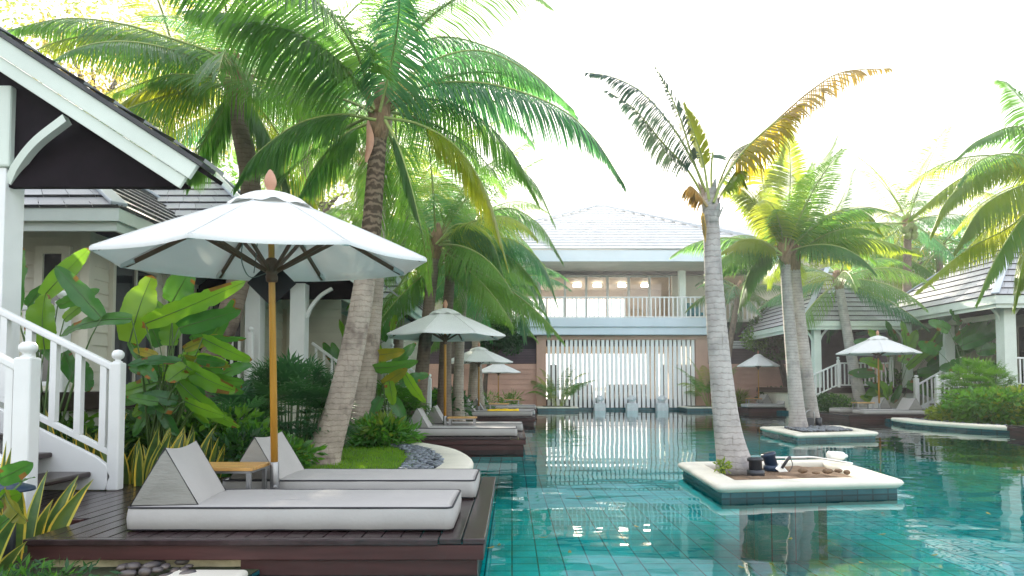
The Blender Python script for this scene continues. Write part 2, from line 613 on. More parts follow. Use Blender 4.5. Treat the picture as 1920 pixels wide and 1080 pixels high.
def free_frond(org, az, el, L, curve, n=12):
    d = V((math.cos(az) * math.cos(el), math.sin(az) * math.cos(el), math.sin(el)))
    p = V(org)
    out = [p.copy()]
    for i in range(n):
        p = p + d * (L / n)
        out.append(p.copy())
        d = (d - Z * (curve / n) * (.5 + 1.2 * i / n)).normalized()
    return out


_LIB = {}


def lib_frond(k, n, lw):
    """one of a set of shared frond meshes (az 0, length 1 scaled up), built the first time it is asked for"""
    key = (k, n)
    if key not in _LIB:
        el = [1.25, 1.0, .72, .45, .2, -.12, -.5][k % 7]
        cv = [.9, 1.2, 1.5, 1.6, 1.5, 1.2, .8][k % 7] * (1 if k < 7 else .75)
        mb = MB()
        frond_geo(mb, free_frond((0, 0, 0), 0, el, 1.0, cv), W=.25, n=n, hang=[.3, .4, .55, .7, .85, .95, 1][k % 7],
                  lw=lw, rr=.009)
        me_o = mb.build('frond', [M['frond'], M['petiole']])
        _LIB[key] = me_o.data
        bpy.data.objects.remove(me_o)
    return _LIB[key]


def crown_rand(root, top, count, L, mats=('frond',), lo=0, n=40, lw=.012, seed=1, az0=0, azr=6.283, kmax=7):
    rg = random.Random(seed)
    for i in range(count):
        k = lo + int((kmax - lo) * (i + rg.random()) / count)
        k = min(kmax - 1, k)
        if rg.random() < .5:
            k += 7
        o = bpy.data.objects.new('frond', lib_frond(k, n, lw))
        col.objects.link(o)
        o.parent = root
        o.location = V(top) - ORG[root.name] + V((0, 0, rg.uniform(-.05, .15)))
        s = L * rg.uniform(.8, 1.12)
        o.scale = (s, s, s)
        az = az0 + (i * 2.39996) % 6.2832 / 6.2832 * azr + rg.uniform(-.25, .25)
        o.rotation_euler = (rg.uniform(-.15, .15), rg.uniform(-.1, .1), az)
        setmat(o, mats[rg.randrange(len(mats))])


def setmat(o, key, pet=None):
    o.material_slots[0].link = 'OBJECT'
    o.material_slots[0].material = M[key]
    if key == 'frond_dry':
        o.material_slots[1].link = 'OBJECT'
        o.material_slots[1].material = M['petiole_dry']


def palm(label, path, r0, r1, bark='trunk', name='coconut_palm', group='coconut palms round the pool', flare=1.5, ringn=14, boots=1.0, bootmat='fiber'):
    """path: world points base -> top. Returns (root, top)"""
    base, top = V(path[0]), V(path[-1])
    root = thing(name, label, 'palm tree', base, group)
    L = sum((V(b) - V(a)).length for a, b in zip(path, path[1:]))
    n = max(24, int(L * ringn * 2))
    sp = catmull(path, n)
    rad = []
    for i in range(n + 1):
        t = i / n
        r = r0 + (r1 - r0) * t ** .75
        r *= 1 + (flare - 1) * math.exp(-t * L / .28)
        r *= 1 + (.008 if i % 2 else -.005) + rnd(-.008, .008)
        rad.append(r)
    sp[0] = sp[0] - Z * .08
    mb = MB().tube(sp, rad, 14, 0, smooth=True)
    mb.build('trunk', M[bark], root)
    if boots:
        mb = MB()
        d = (sp[-1] - sp[-4]).normalized()
        for i in range(13):
            a = i * 2.4
            o = V((math.cos(a), math.sin(a), 0))
            p = top - d * rnd(-.02, .3)
            q = p + o * (r1 * 1.15) + Z * rnd(.1, .2)
            e = q + (o * rnd(.05, .16) + Z * rnd(.12, .35)) * boots
            sd = o.cross(Z) * r1 * rnd(.45, .75)
            mb.add([p + sd + o * r1 * .6, p - sd + o * r1 * .6, q - sd * .9, q + sd * .9, e + sd * .3, e - sd * .3], [(0, 1, 2, 3), (3, 2, 5, 4)], 0)
        mb.tube([top - d * .3, top - d * .05, top + d * .25 * boots, top + d * .5 * boots], [r1 * 1.02, r1 * (1 + .35 * boots), r1 * (.9 + .3 * boots), r1 * .3], 10, 0)
        mb.build('leaf_base', M[bootmat], root)
    return root, top


def px_frond(root, pts, Y, key='frond', W=.6, n=64, hang=.6, lw=.034, bare=.12, ragged=0.0, rr=.022, fwd=.35):
    w = [P(p[0], p[1], p[2] if len(p) > 2 else Y) for p in pts]
    mb = MB()
    frond_geo(mb, w, W, n, hang, lw, bare, ragged, rr, fwd)
    o = mb.build('frond', [M[key], M['petiole_dry' if key == 'frond_dry' else 'petiole']], root)
    return o


def leaf_blade(mb, a, b, width, side, bend=.12, fold=.25, n=8, mi=0, wav=.0, mid=1, brown=0):
    """broad leaf from a to b. side: width direction hint. bend: sag of the middle along the normal"""
    a, b = V(a), V(b)
    T = (b - a); L = T.length; T.normalize()
    S = V(side); S = (S - T * S.dot(T)).normalized()
    N = S.cross(T)
    vs = []
    ph = rnd(0, 6)
    for i in range(n + 1):
        t = i / n
        w = width * .5 * (math.sin(math.pi * min(1, t * .93 + .07) ** .8) ** .5) * (1 if t < .98 else .15)
        c = a + T * L * t + N * bend * L * math.sin(math.pi * t) + V((0, 0, -1)) * max(0, bend) * L * .5 * t * t
        wv = math.sin(t * 17 + ph) * wav * width + (.011 * width * (1 if i % 2 else -1) if n > 15 else 0)
        w *= 1 - (rnd(0, .22) if brown and rnd(0, 1) < .1 else 0)
        vs += [c - S * w + N * (fold * w + wv), c - S * w * .5 + N * fold * w * .35, c, c + S * w * .5 + N * fold * w * .35, c + S * w + N * (fold * w - wv)]
    fs = []
    for i in range(n):
        for j in range(4):
            k = i * 5 + j
            fs.append((k, k + 1, k + 6, k + 5))
    mb.add(vs, fs, mi, True)
    if brown:
        q0 = len(mb.m) - len(fs)
        for _ in range(random.choice((0, 1, 1, 2))):
            i0, ln_, j_ = random.randrange(n), random.choice((2, 3, 5)), random.choice((0, 3))
            for i in range(i0, min(n, i0 + ln_)):
                mb.m[q0 + i * 4 + j_] = 2
        if rnd(0, 1) < .35:
            for j in range(4):
                mb.m[q0 + (n - 1) * 4 + j] = 2
    if mid:
        mb.tube([vs[i * 5 + 2] + N * .004 for i in range(n + 1)], [max(.0015, .0055 * (1 - i / n)) * (width / .2) for i in range(n + 1)], 4, 1, cap=False)
    return mb


def small_leaves(mb, fn, count, size, mi=0, up=.35, asp=.42):
    for _ in range(count):
        c, out = fn()
        d = (V(out).normalized() + V((rnd(-1, 1), rnd(-1, 1), rnd(-.6, 1))) * .75 + Z * up * rnd(-.6, 1))
        d.normalize()
        s = d.cross(V((rnd(-1, 1), rnd(-1, 1), rnd(.2, 1)))).normalized()
        N = s.cross(d)
        l = size * rnd(.6, 1.25)
        m_ = c + d * l * .5 - N * l * .06
        e = c + d * l - N * l * .16
        w = s * l * asp * .5
        mb.add([c, m_ + w, e, m_ - w], [(0, 1, 2), (0, 2, 3)], mi)
    return mb


def shell(c, r, inner=.55, zmin=-1):
    c = V(c)
    def fn():
        while True:
            d = V((rnd(-1, 1), rnd(-1, 1), rnd(zmin, 1)))
            if .01 < d.length <= 1:
                break
        d.normalize()
        k = rnd(inner, 1) ** .6
        return c + V((d.x * r[0], d.y * r[1], d.z * r[2])) * k, d
    return fn


def shrub(label, c, r, count, size, key='shrub', name='shrub', cat='shrub', group=None, clumps=7, asp=.42, keys=None):
    """several overlapping leaf clumps on short stems"""
    c = V(c)
    root = thing(name, label, cat, (c.x, c.y, c.z - r[2]), group)
    mb = MB(); st = MB()
    keys = keys or [key]
    for i in range(clumps):
        a = i * 2.4 + rnd(0, .5)
        q = .55 * math.sqrt((i + .3) / clumps)
        cc = c + V((math.cos(a) * r[0] * q, math.sin(a) * r[1] * q, rnd(-.25, .4) * r[2]))
        f = rnd(.42, .66)
        small_leaves(mb, shell(cc, (r[0] * f, r[1] * f, r[2] * f), .35), count // clumps, size, i % len(keys), asp=asp)
        st.tube([V((c.x + rnd(-.1, .1) * r[0], c.y + rnd(-.1, .1) * r[1], c.z - r[2] - .03)), (V((c.x, c.y, c.z - r[2])) + cc) / 2 + V((rnd(-.1, .1), 0, 0)) * r[0], cc], [.022, .016, .008], 5)
    # low skirt so that it meets the ground
    small_leaves(mb, shell((c.x, c.y, c.z - r[2] * .55), (r[0] * .8, r[1] * .8, r[2] * .5), .4), count // 4, size, 0, asp=asp)
    mb.build('foliage', [M[k] for k in keys], root)
    st.build('stem', M['stem'], root)
    return root


def rhapis(label, c, r, fans, flen, key='rhapis', group=None, name='lady_palm'):
    c = V(c)
    root = thing(name, label, 'palm shrub', (c.x, c.y, c.z - r[2]), group)
    mb = MB(); st = MB()
    for i in range(fans):
        p, d = shell(c, r, .5)()
        if p.z < c.z - r[2] * .95:
            continue
        d = (d + Z * rnd(0, .5)).normalized()
        sd = d.cross(Z)
        if sd.length < .1: sd = V((1, 0, 0))
        sd.normalize()
        up = sd.cross(d)
        nf = random.choice((7, 8, 9))
        for k in range(nf):
            a = (k - (nf - 1) / 2) / nf * 3.3
            dd = (d * math.cos(a) + sd * math.sin(a)).normalized()
            l = flen * rnd(.8, 1.1) * (1 - .1 * abs(a))
            w = dd.cross(up).normalized() * l * .055
            m_ = p + dd * l * .5 + up * l * .05
            e = p + dd * l - Z * l * .18
            mb.add([p - w * .4, p + w * .4, m_ + w, e, m_ - w], [(0, 1, 2, 4), (4, 2, 3)], 0)
        if i % 4 == 0:
            b = V((c.x + (p.x - c.x) * .5, c.y + (p.y - c.y) * .5, c.z - r[2] - .05))
            st.tube([b, b.lerp(p, .6), p], [.012, .01, .006], 5)
    mb.build('foliage', M[key], root)
    st.build('stem', M['stem'], root)
    return root


def snake_plant(label, c, count, h, spread, name='snake_plant', group='snake plants in the left bed', seed=0, lean=.35):
    rg = random.Random(seed)
    c = V(c)
    root = thing(name, label, 'snake plant', c, group)
    for i in range(count):
        a = rg.uniform(0, 6.28); q = math.sqrt(rg.random())
        b = c + V((math.cos(a) * q * spread[0], math.sin(a) * q * spread[1], -.03))
        H = h * rg.uniform(.55, 1.1)
        ln = V((math.cos(a), math.sin(a), 0)) * lean * q * H + V((rg.uniform(-.12, .12), rg.uniform(-.12, .12), 0)) * H
        fa = rg.uniform(-1.1, 1.1)
        s = V((math.cos(fa), math.sin(fa), 0))
        w0 = rg.uniform(.022, .036)
        mb = MB()
        n = 7
        vs = []
        tw = rg.uniform(-.5, .5)
        for k in range(n + 1):
            t = k / n
            p = b + Z * H * t + ln * t * t
            w = w0 * (.55 + 1.1 * math.sin(math.pi * min(1, t * .75 + .12))) * (1 - t ** 4) + .001
            sa = Matrix.Rotation(tw * t, 3, 'Z') @ s
            nn = sa.cross(Z) * w * .35
            vs += [p - sa * w + nn, p - sa * w * .72 + nn * .5, p, p + sa * w * .72 + nn * .5, p + sa * w + nn]
        fs, ms = [], []
        for k in range(n):
            for j in range(4):
                q_ = k * 5 + j
                mb.add([], [], 0)
                fs.append((q_, q_ + 1, q_ + 6, q_ + 5)); ms.append(1 if j in (0, 3) else 0)
        mb.add(vs, fs, 0, True)
        mb.m = ms
        mb.build('leaf', [M['snake'], M['snake_edge']], root)
    return root


def broad_tree(label, base, trunkpts, clumps, count, size, keys, name='broadleaf_tree', group=None, r=.12):
    base = V(base)
    root = thing(name, label, 'tree', base, group)
    st = MB()
    st.tube(catmull(trunkpts, 14), [r * (1.25 - .7 * i / 14) for i in range(15)], 9)
    top = V(trunkpts[-1])
    mb = MB()
    tot = sum(c[1][0] * c[1][2] for c in clumps)
    for i, (c, rr) in enumerate(clumps):
        st.tube([top - Z * .3, top.lerp(V(c), .5) + Z * .1, V(c)], [r * .5, r * .3, r * .1], 6)
        small_leaves(mb, shell(c, rr, .2), int(count * rr[0] * rr[2] / tot), size, i % len(keys), asp=.5)
    st.build('trunk', M['bark'], root)
    mb.build('crown', [M[k] for k in keys], root)
    return root
# ------------------------------------------------------------------ world, sun
SUN = ray(640, 172).normalized()
w = bpy.data.worlds.new("World")
sc.world = w
w.use_nodes = True
nt = w.node_tree
sky = nt.nodes.new("ShaderNodeTexSky")
sky.sky_type = 'NISHITA'
sky.sun_disc = False
sky.sun_elevation = math.asin(SUN.z)
sky.sun_rotation = math.atan2(SUN.x, SUN.y)
sky.air_density = 1.0
sky.dust_density = 2.0
sky.ozone_density = .5
bg = nt.nodes["Background"]
bg.inputs[1].default_value = .15
# pale tropical sky: the glare round the sun is levelled off and a pale even veil lies over the blue
mn = nt.nodes.new("ShaderNodeMix"); mn.data_type = 'RGBA'; mn.blend_type = 'DARKEN'; mn.inputs[0].default_value = 1
nt.links.new(sky.outputs[0], mn.inputs[6]); mn.inputs[7].default_value = (4.2, 3.8, 3.2, 1)
ve = nt.nodes.new("ShaderNodeMix"); ve.data_type = 'RGBA'; ve.inputs[0].default_value = .65
nt.links.new(mn.outputs[2], ve.inputs[6]); ve.inputs[7].default_value = (2.3, 2.26, 2.26, 1)
nt.links.new(ve.outputs[2], bg.inputs[0])
sl = bpy.data.lights.new("sun", 'SUN')
sl.energy = 2.6
sl.angle = R(.5)
sl.color = (1, .90, .74)
so = bpy.data.objects.new("sun", sl)
so.rotation_euler = SUN.to_track_quat('Z', 'Y').to_euler()
so.location = (-8, 30, 20)
col.objects.link(so)
sc.view_settings.view_transform = 'Standard'
sc.view_settings.look = 'None'
sc.view_settings.gamma = 1
sc.view_settings.exposure = 2.62
sc.cycles.use_denoising = True
sc.cycles.max_bounces = 10
sc.cycles.transparent_max_bounces = 24
sc.cycles.diffuse_bounces = 4
sc.cycles.caustics_reflective = False
sc.cycles.caustics_refractive = False
sc.cycles.sample_clamp_indirect = 6

HAZE = .0018
WZ, LZ, DZ = 0.0, .12, .22       # water, land, deck
# ------------------------------------------------------------------ ground, pool
# pool outline (counter-clockwise seen from above)
LEFT = [(-1.55, -6), (-1.55, 2.0), (-1.55, 3.3), (-1.52, 3.95), (-1.4, 4.3), (-.9, 5.5), (-.85, 6.5), (-.66, 7.1), (-.54, 7.8), (-.54, 8.5), (-.68, 9.3), (-1.0, 10.3), (-1.6, 11.3), (-2.1, 12.2),
        (-1.6, 14.5), (-1.3, 16), (-1.0, 18.5), (-.9, 20.5), (-.9, 23), (-.6, 25.5), (.2, 27.5), (.9, 29.3), (1.0, 30.3)]
RIGHT = [(9.0, 30.3), (9.4, 29.6), (10.2, 28.2), (11.0, 26.2), (11.2, 24.6), (11.35, 22.5), (11.4, 20.5), (11.15, 19.3), (10.95, 18.4), (10.95, 17.4), (11.2, 16.3), (11.6, 15.3), (12.0, 13), (12.2, 9), (12.3, 3), (12.3, -6)]


def smooth_line(pts, k=4):
    c = catmull([V((x, y, 0)) for x, y in pts], len(pts) * k)
    return [(p.x, p.y) for p in c]


LS, RS = smooth_line(LEFT), smooth_line(RIGHT)
OUT = 420.0
mb = MB()


def gz(y):
    return .02 if y < 4.05 else (LZ if y > 4.4 else .02 + (LZ - .02) * (y - 4.05) / .35)


def land_strip(mb, line, xout):
    vs = []
    for x, y in line:
        zz = gz(y)
        vs += [V((x, y, zz)), V((xout, y, zz))]
    fs = []
    for i in range(len(line) - 1):
        f = (2 * i, 2 * i + 2, 2 * i + 3, 2 * i + 1)
        fs.append(f if xout > 0 else f[::-1])
    mb.add(vs, fs, 0)


land_strip(mb, [(LS[0][0], -OUT)] + LS, -OUT)
land_strip(mb, [(RS[-1][0], -OUT)] + RS[::-1], OUT)
yb = 30.3
mb.add([V((-OUT, yb, LZ)), V((LS[-1][0], yb, LZ)), V((RS[0][0], yb, LZ)), V((OUT, yb, LZ)), V((OUT, OUT, LZ)), V((-OUT, OUT, LZ))],
       [(0, 1, 2, 3, 4, 5)], 0)
tag(mb.build('ground', M['ground']), kind='structure')

mb = MB()
FZ = -.80
mb.add([V((-4, -8, FZ)), V((16, -8, FZ)), V((16, 32, FZ)), V((-4, 32, FZ))], [(0, 1, 2, 3)], 0)
for line in (LS, RS, [(LS[-1][0], yb), (RS[0][0], yb)]):
    vs = []
    for x, y in line:
        vs += [V((x, y, FZ)), V((x, y, gz(y) - .004))]
    mb.add(vs, [(2 * i, 2 * i + 1, 2 * i + 3, 2 * i + 2) for i in range(len(line) - 1)], 1)
tag(mb.build('pool_basin', [M['pooltile'], M['walltile']]), kind='structure')

mb = MB()
mb.add([V((-4, -8, WZ)), V((16, -8, WZ)), V((16, 32, WZ)), V((-4, 32, WZ))], [(0, 1, 2, 3)], 0)
tag(mb.build('pool_water', M['water']), kind='structure')


def coping_run(name, label, line, wid, side, z=LZ, h=.055, group=None):
    """rounded stone edge along a line; side = +1 land lies right of travel"""
    vs, fs = [], []
    k = 7
    for i, (x, y) in enumerate(line):
        a = line[max(i - 1, 0)]; b = line[min(i + 1, len(line) - 1)]
        t = V((b[0] - a[0], b[1] - a[1], 0)).normalized()
        nrm = V((t.y, -t.x, 0)) * side
        c = V((x, y, z))
        ov = -.05
        prof = [(ov + .02, -.045), (ov, -.02), (ov, h * .5), (ov + .02, h * .9), (ov + .05, h), (wid - .02, h), (wid, h * .6), (wid, -.03)]
        for o_, dz in prof:
            vs.append(c + nrm * o_ + Z * dz)
    n = 8
    for i in range(len(line) - 1):
        for j in range(n - 1):
            f = (i * n + j, i * n + j + 1, (i + 1) * n + j + 1, (i + 1) * n + j)
            fs.append(f if side > 0 else f[::-1])
    mb = MB().add(vs, fs, 0, True)
    o = mb.build(name, M['coping'])
    return tag(o, label, 'pool edge')


def sub(line, y0, y1):
    return [p for p in line if y0 <= p[1] <= y1]


tag(MB().add([V((-14, 31.2, LZ + .01)), V((40, 31.2, LZ + .01)), V((40, 120, LZ + .01)), V((-14, 120, LZ + .01))], [(0, 1, 2, 3)]).build('added_pale_ground', M['paving']), kind='structure')  # pale ground sheet added to brighten the gaps between the slats
coping_run('stone_coping', 'curved cream stone edge round the small lawn beside the near deck', sub(LS, 6.3, 11.6), .34, -1)
coping_run('stone_coping', 'curved cream stone edge below the bushy right bank', sub(RS, 15.2, 20.2), .42, -1)
coping_run('stone_coping', 'short cream stone edge in front of the far right deck', sub(RS, 23.2, 26.6), .4, -1)
# near left bank under the first deck
mb = MB()
mb.box(-1.95, -1.52, 2.4, 3.92, -.06, .06)
o = mb.build('coping_slab', M['coping'], bevel=.03, seg=3)
tag(o, 'flat pale stone slab in the bottom left corner by the pebbles', 'paving slab')

# ------------------------------------------------------------------ islands in the pool
def island(label, q, z=.14, wid=.28, soil='soil'):
    """raised planter in the pool; q: four corners near-left, near-right, far-right, far-left"""
    q = [V((x, y, 0)) for x, y in q]
    c = sum(q, V()) / 4
    root = thing('planter_island', label, 'planter', (c.x, c.y, FZ), 'stone edged planters standing in the pool')
    n = 4
    def inset(d):
        out = []
        for i in range(4):
            a, b, d_ = q[i - 1], q[i], q[(i + 1) % 4]
            t1 = (b - a).normalized(); t2 = (d_ - b).normalized()
            n1 = V((-t1.y, t1.x, 0)); n2 = V((-t2.y, t2.x, 0))
            m_ = (n1 + n2); m_ = m_ / m_.dot(n1)
            out.append(b + m_ * d)
        return out
    def rounded(pts, r):
        out = []
        for i in range(4):
            a, b, d_ = pts[i - 1], pts[i], pts[(i + 1) % 4]
            u = (a - b).normalized(); v_ = (d_ - b).normalized()
            p0, p2 = b + u * r, b + v_ * r
            for k in range(5):
                t = k / 4
                out.append(p0 * (1 - t) ** 2 + b * 2 * t * (1 - t) + p2 * t * t)
        return out
    # tiled body
    body = inset(.06)
    mb = MB()
    mb.prism([p + Z * (-.10) for p in body], Z * (z - .06 + .10), 0)
    mb.build('tiled_wall', M['walltile'], root)
    mb = MB()
    mb.prism([p + Z * FZ for p in inset(.62)], Z * (-.10 - FZ), 0)
    mb.build('pedestal', M['pooltile'], root)
    rings = []
    for d, zz, r in ((.03, z - .075, .09), (.0, z - .05, .1), (-.015, z - .025, .1), (.0, z, .1), (.03, z + .012, .09), (wid - .03, z + .012, .03), (wid, z - .005, .02), (wid, z - .05, .02)):
        rings.append([p + Z * zz for p in rounded(inset(d), r)])
    vs = [p for r_ in rings for p in r_]
    m_ = len(rings[0])
    fs = []
    for i in range(len(rings) - 1):
        for j in range(m_):
            j2 = (j + 1) % m_
            fs.append((i * m_ + j, i * m_ + j2, (i + 1) * m_ + j2, (i + 1) * m_ + j))
    MB().add(vs, fs, 0, True).build('coping', M['coping'], root)
    # soil surface, gently uneven
    inn = inset(wid - .01)
    N = 22
    vs, fs = [], []
    for i in range(N + 1):
        for j in range(N + 1):
            u, v_ = i / N, j / N
            p = (inn[0] * (1 - u) + inn[1] * u) * (1 - v_) + (inn[3] * (1 - u) + inn[2] * u) * v_
            h = .035 * mnoise.noise(p * 3.1) + .02 * mnoise.noise(p * 9)
            e = min(u, v_, 1 - u, 1 - v_)
            vs.append(p + Z * (z - .05 + (.03 + h) * min(1, e * 6)))
    for i in range(N):
        for j in range(N):
            a = i * (N + 1) + j
            fs.append((a, a + N + 1, a + N + 2, a + 1))
    MB().add(vs, fs, 0, True).build('soil', M[soil], root)
    return root


def gpt(px, py, z):
    p = G(px, py, z)
    return (p.x, p.y)


ISL1 = [gpt(1345, 909, .15), gpt(1697, 900, .15), gpt(1568, 861, .15), gpt(1270, 866, .15)]
island('large cream edged planter island with one leaning palm, nearest in the pool', ISL1, wid=.29)
ISL2 = [gpt(1492, 814, .15), gpt(1648, 810, .15), gpt(1575, 797.5, .15), gpt(1424, 800, .15)]
island('smaller cream edged planter island carrying the twin palms', ISL2, wid=.34, soil='ground')

# ------------------------------------------------------------------ decks
def deck(label, x0, x1, y0, y1, side=1, z=DZ, under=True):
    """platform whose boards run along Y with an edge board on the pool side (+1 right, -1 left)"""
    root = thing('timber_deck', label, 'deck', ((x0 + x1) / 2, (y0 + y1) / 2, LZ), 'timber sunbathing decks over the pool edge')
    mb = MB()
    eb = .135
    xa, xb = (x0, x1 - 2 * eb - .008) if side > 0 else (x0 + 2 * eb + .008, x1)
    n = max(2, round((xb - xa) / .118))
    pw = (xb - xa) / n
    for i in range(n):
        mb.box(xa + i * pw + .003, xa + (i + 1) * pw - .003, y0 + .05, y1, z - .03, z + rnd(-.0012, .0012))
    for k in range(2):
        a = x1 - eb * (k + 1) - .004 * k if side > 0 else x0 + eb * k + .004 * k
        mb.box(a, a + eb - .004, y0 + .003, y1, z - .032, z + .002)
    mb.box(min(xa, xb), max(xa, xb) - .001, y0 - .012, y0 + .047, z - .035, z + .001)
    mb.build('decking', M['deck'], root, bevel=.005)
    fb = MB()
    fb.box(x0 + .01, x1 - .012, y0 + .012, y0 + .045, z - .125, z - .037)
    xx = x1 - .045 if side > 0 else x0 + .012
    fb.box(xx, xx + .033, y0 + .05, y1 - .02, z - .125, z - .037)
    fb.build('fascia_board', M['fascia'], root, bevel=.006)
    sk = MB()
    sx0 = x0 + 1.25 if side > 0 else x0 + .05
    sk.box(sx0, x1 - .05 if side > 0 else x1 - 1.0, y0 + .05, y0 + .085, z - .34, z - .129)
    xx = x1 - .085 if side > 0 else x0 + .05
    sk.box(xx, xx + .033, y0 + .09, y1 - .05, z - .34, z - .129)
    sk.build('skirting_board', M['fascia'], root, bevel=.006)
    return root


D1 = (-2.86, -.155, 3.95, 6.62)
dk1 = deck('large dark timber deck in the left foreground carrying two grey mattresses', *D1)
mb = MB()
for i in range(18):
    x = -2.868 - i * .118
    mb.box(x - .115, x, 4.58 if i > -1 else 4, 6.15, DZ - .03, DZ + rnd(-.001, .001))
mb.build('walkway_boards', M['deck'], dk1, bevel=.005)
mb = MB()
mb.box(-5, -2.9, 4.53, 4.565, DZ - .2, DZ - .002)
mb.build('walkway_fascia', M['fascia'], dk1, bevel=.005)
mb = MB()
pts = [(-2.75, 4.01), (-1.6, 4.01)]
vs = []
for i in range(25):
    x = -2.8 + 1.25 * i / 24
    for k in range(5):
        vs.append(V((x, 4.045 - .025 * abs(mnoise.noise(V((x * 6, k * 1.3, 0)))) - .02 * (k == 0), .018 + k * .0195)))
mb.add(vs, [(i * 5 + j, (i + 1) * 5 + j, (i + 1) * 5 + j + 1, i * 5 + j + 1) for i in range(24) for j in range(4)], 0, True)
mb.add([V((-2.8, 4.05, .094)), V((-1.55, 4.05, .094)), V((-1.55, 4.3, .094)), V((-2.8, 4.3, .094))], [(0, 1, 2, 3)], 0)
mb.build('stone_base', M['stonewall'], dk1)

D2 = (-2.75, .25, 11.6, 14.3)
deck('second timber deck along the left side with a pair of cream mattresses', *D2)
D3 = (-2.6, .68, 19.2, 21.8)
deck('third timber deck on the left side with the yellow towel', *D3)
D4 = (-2.4, .95, 25.2, 27.8)
deck('farthest left timber deck against the salmon wall', *D4)
D5 = (10.28, 13.6, 20.4, 22.9)
deck('timber deck on the right bank beside the white staircase', *D5, side=-1)
D6 = (9.55, 12.4, 27.0, 29.2)
deck('shaded timber deck at the far right end of the pool', *D6, side=-1)
D7 = (11.25, 14.0, 13.0, 15.25)
deck('timber deck cut off by the right edge of the photo', *D7, side=-1)

# ------------------------------------------------------------------ mattresses, cushions, tables, umbrellas (built at the origin, then copied)
def rounded_slab(mb, lx, ly, h, r, mi=0, z0=0.0, crown=.012, nx=24, ny=10):
    """soft box: superellipse edge, slightly domed top"""
    vs, fs = [], []
    prof = [(0.02, 0.0), (.0, .012), (-.004, h * .5), (0.0, h - .016), (.006, h - .006), (.02, h)]
    ring = []
    cs = 6
    for (cx, cy, a0) in ((lx / 2 - r, ly / 2 - r, 0), (-lx / 2 + r, ly / 2 - r, 90), (-lx / 2 + r, -ly / 2 + r, 180), (lx / 2 - r, -ly / 2 + r, 270)):
        for k in range(cs + 1):
            a = R(a0 + 90 * k / cs)
            ring.append((cx + r * math.cos(a), cy + r * math.sin(a), math.cos(a), math.sin(a)))
    # densify straight runs
    dense = []
    for i in range(len(ring)):
        a, b = ring[i], ring[(i + 1) % len(ring)]
        d = math.hypot(a[0] - b[0], a[1] - b[1])
        k = max(1, int(d / .09))
        for j in range(k):
            t = j / k
            dense.append(tuple(a[m] * (1 - t) + b[m] * t for m in range(4)))
    n = len(dense)
    for ins, zz in prof:
        for x, y, nx_, ny_ in dense:
            wv = .006 * mnoise.noise(V((x * 5, y * 5, zz * 9 + lx)))
            vs.append(V((x - nx_ * (ins - wv), y - ny_ * (ins - wv), z0 + zz)))
    k = len(prof)
    for i in range(k - 1):
        for j in range(n):
            j2 = (j + 1) % n
            fs.append((i * n + j, i * n + j2, (i + 1) * n + j2, (i + 1) * n + j))
    base = (k - 1) * n
    # domed top by shrinking rings
    prev = base
    for q in (.93, .8, .6, .35):
        st = len(vs)
        for x, y, nx_, ny_ in dense:
            xx, yy = x * (1 - (1 - q) * .25), y * q
            vs.append(V((xx, yy, z0 + h + crown * (1 - q ** 2) + .004 * mnoise.noise(V((xx * 4, yy * 4, 3))))))
        for j in range(n):
            j2 = (j + 1) % n
            fs.append((prev + j, prev + j2, st + j2, st + j))
        prev = st
    fs.append(tuple(prev + j for j in range(n)))
    mb.add(vs, fs, mi, True)
    return [V((x - a * .004, y - b * .004, 0)) for x, y, a, b in dense]


def make_mattress():
    root = thing('sun_mattress', 'x', 'mattress', (0, 0, 0), 'grey sunbathing mattresses')
    mb = MB()
    ring = rounded_slab(mb, 2.02, .72, .145, .05)
    mb.build('cushion_body', M['fabric'], root)
    t = MB()
    t.tube([p + Z * .141 for p in ring], .0065, 6, closed=True)
    t.build('piping', M['piping'], root); t = MB()
    t.tube([p * .998 + Z * .01 for p in ring], .006, 6, closed=True)
    t.build('piping', M['piping'], root)
    return root


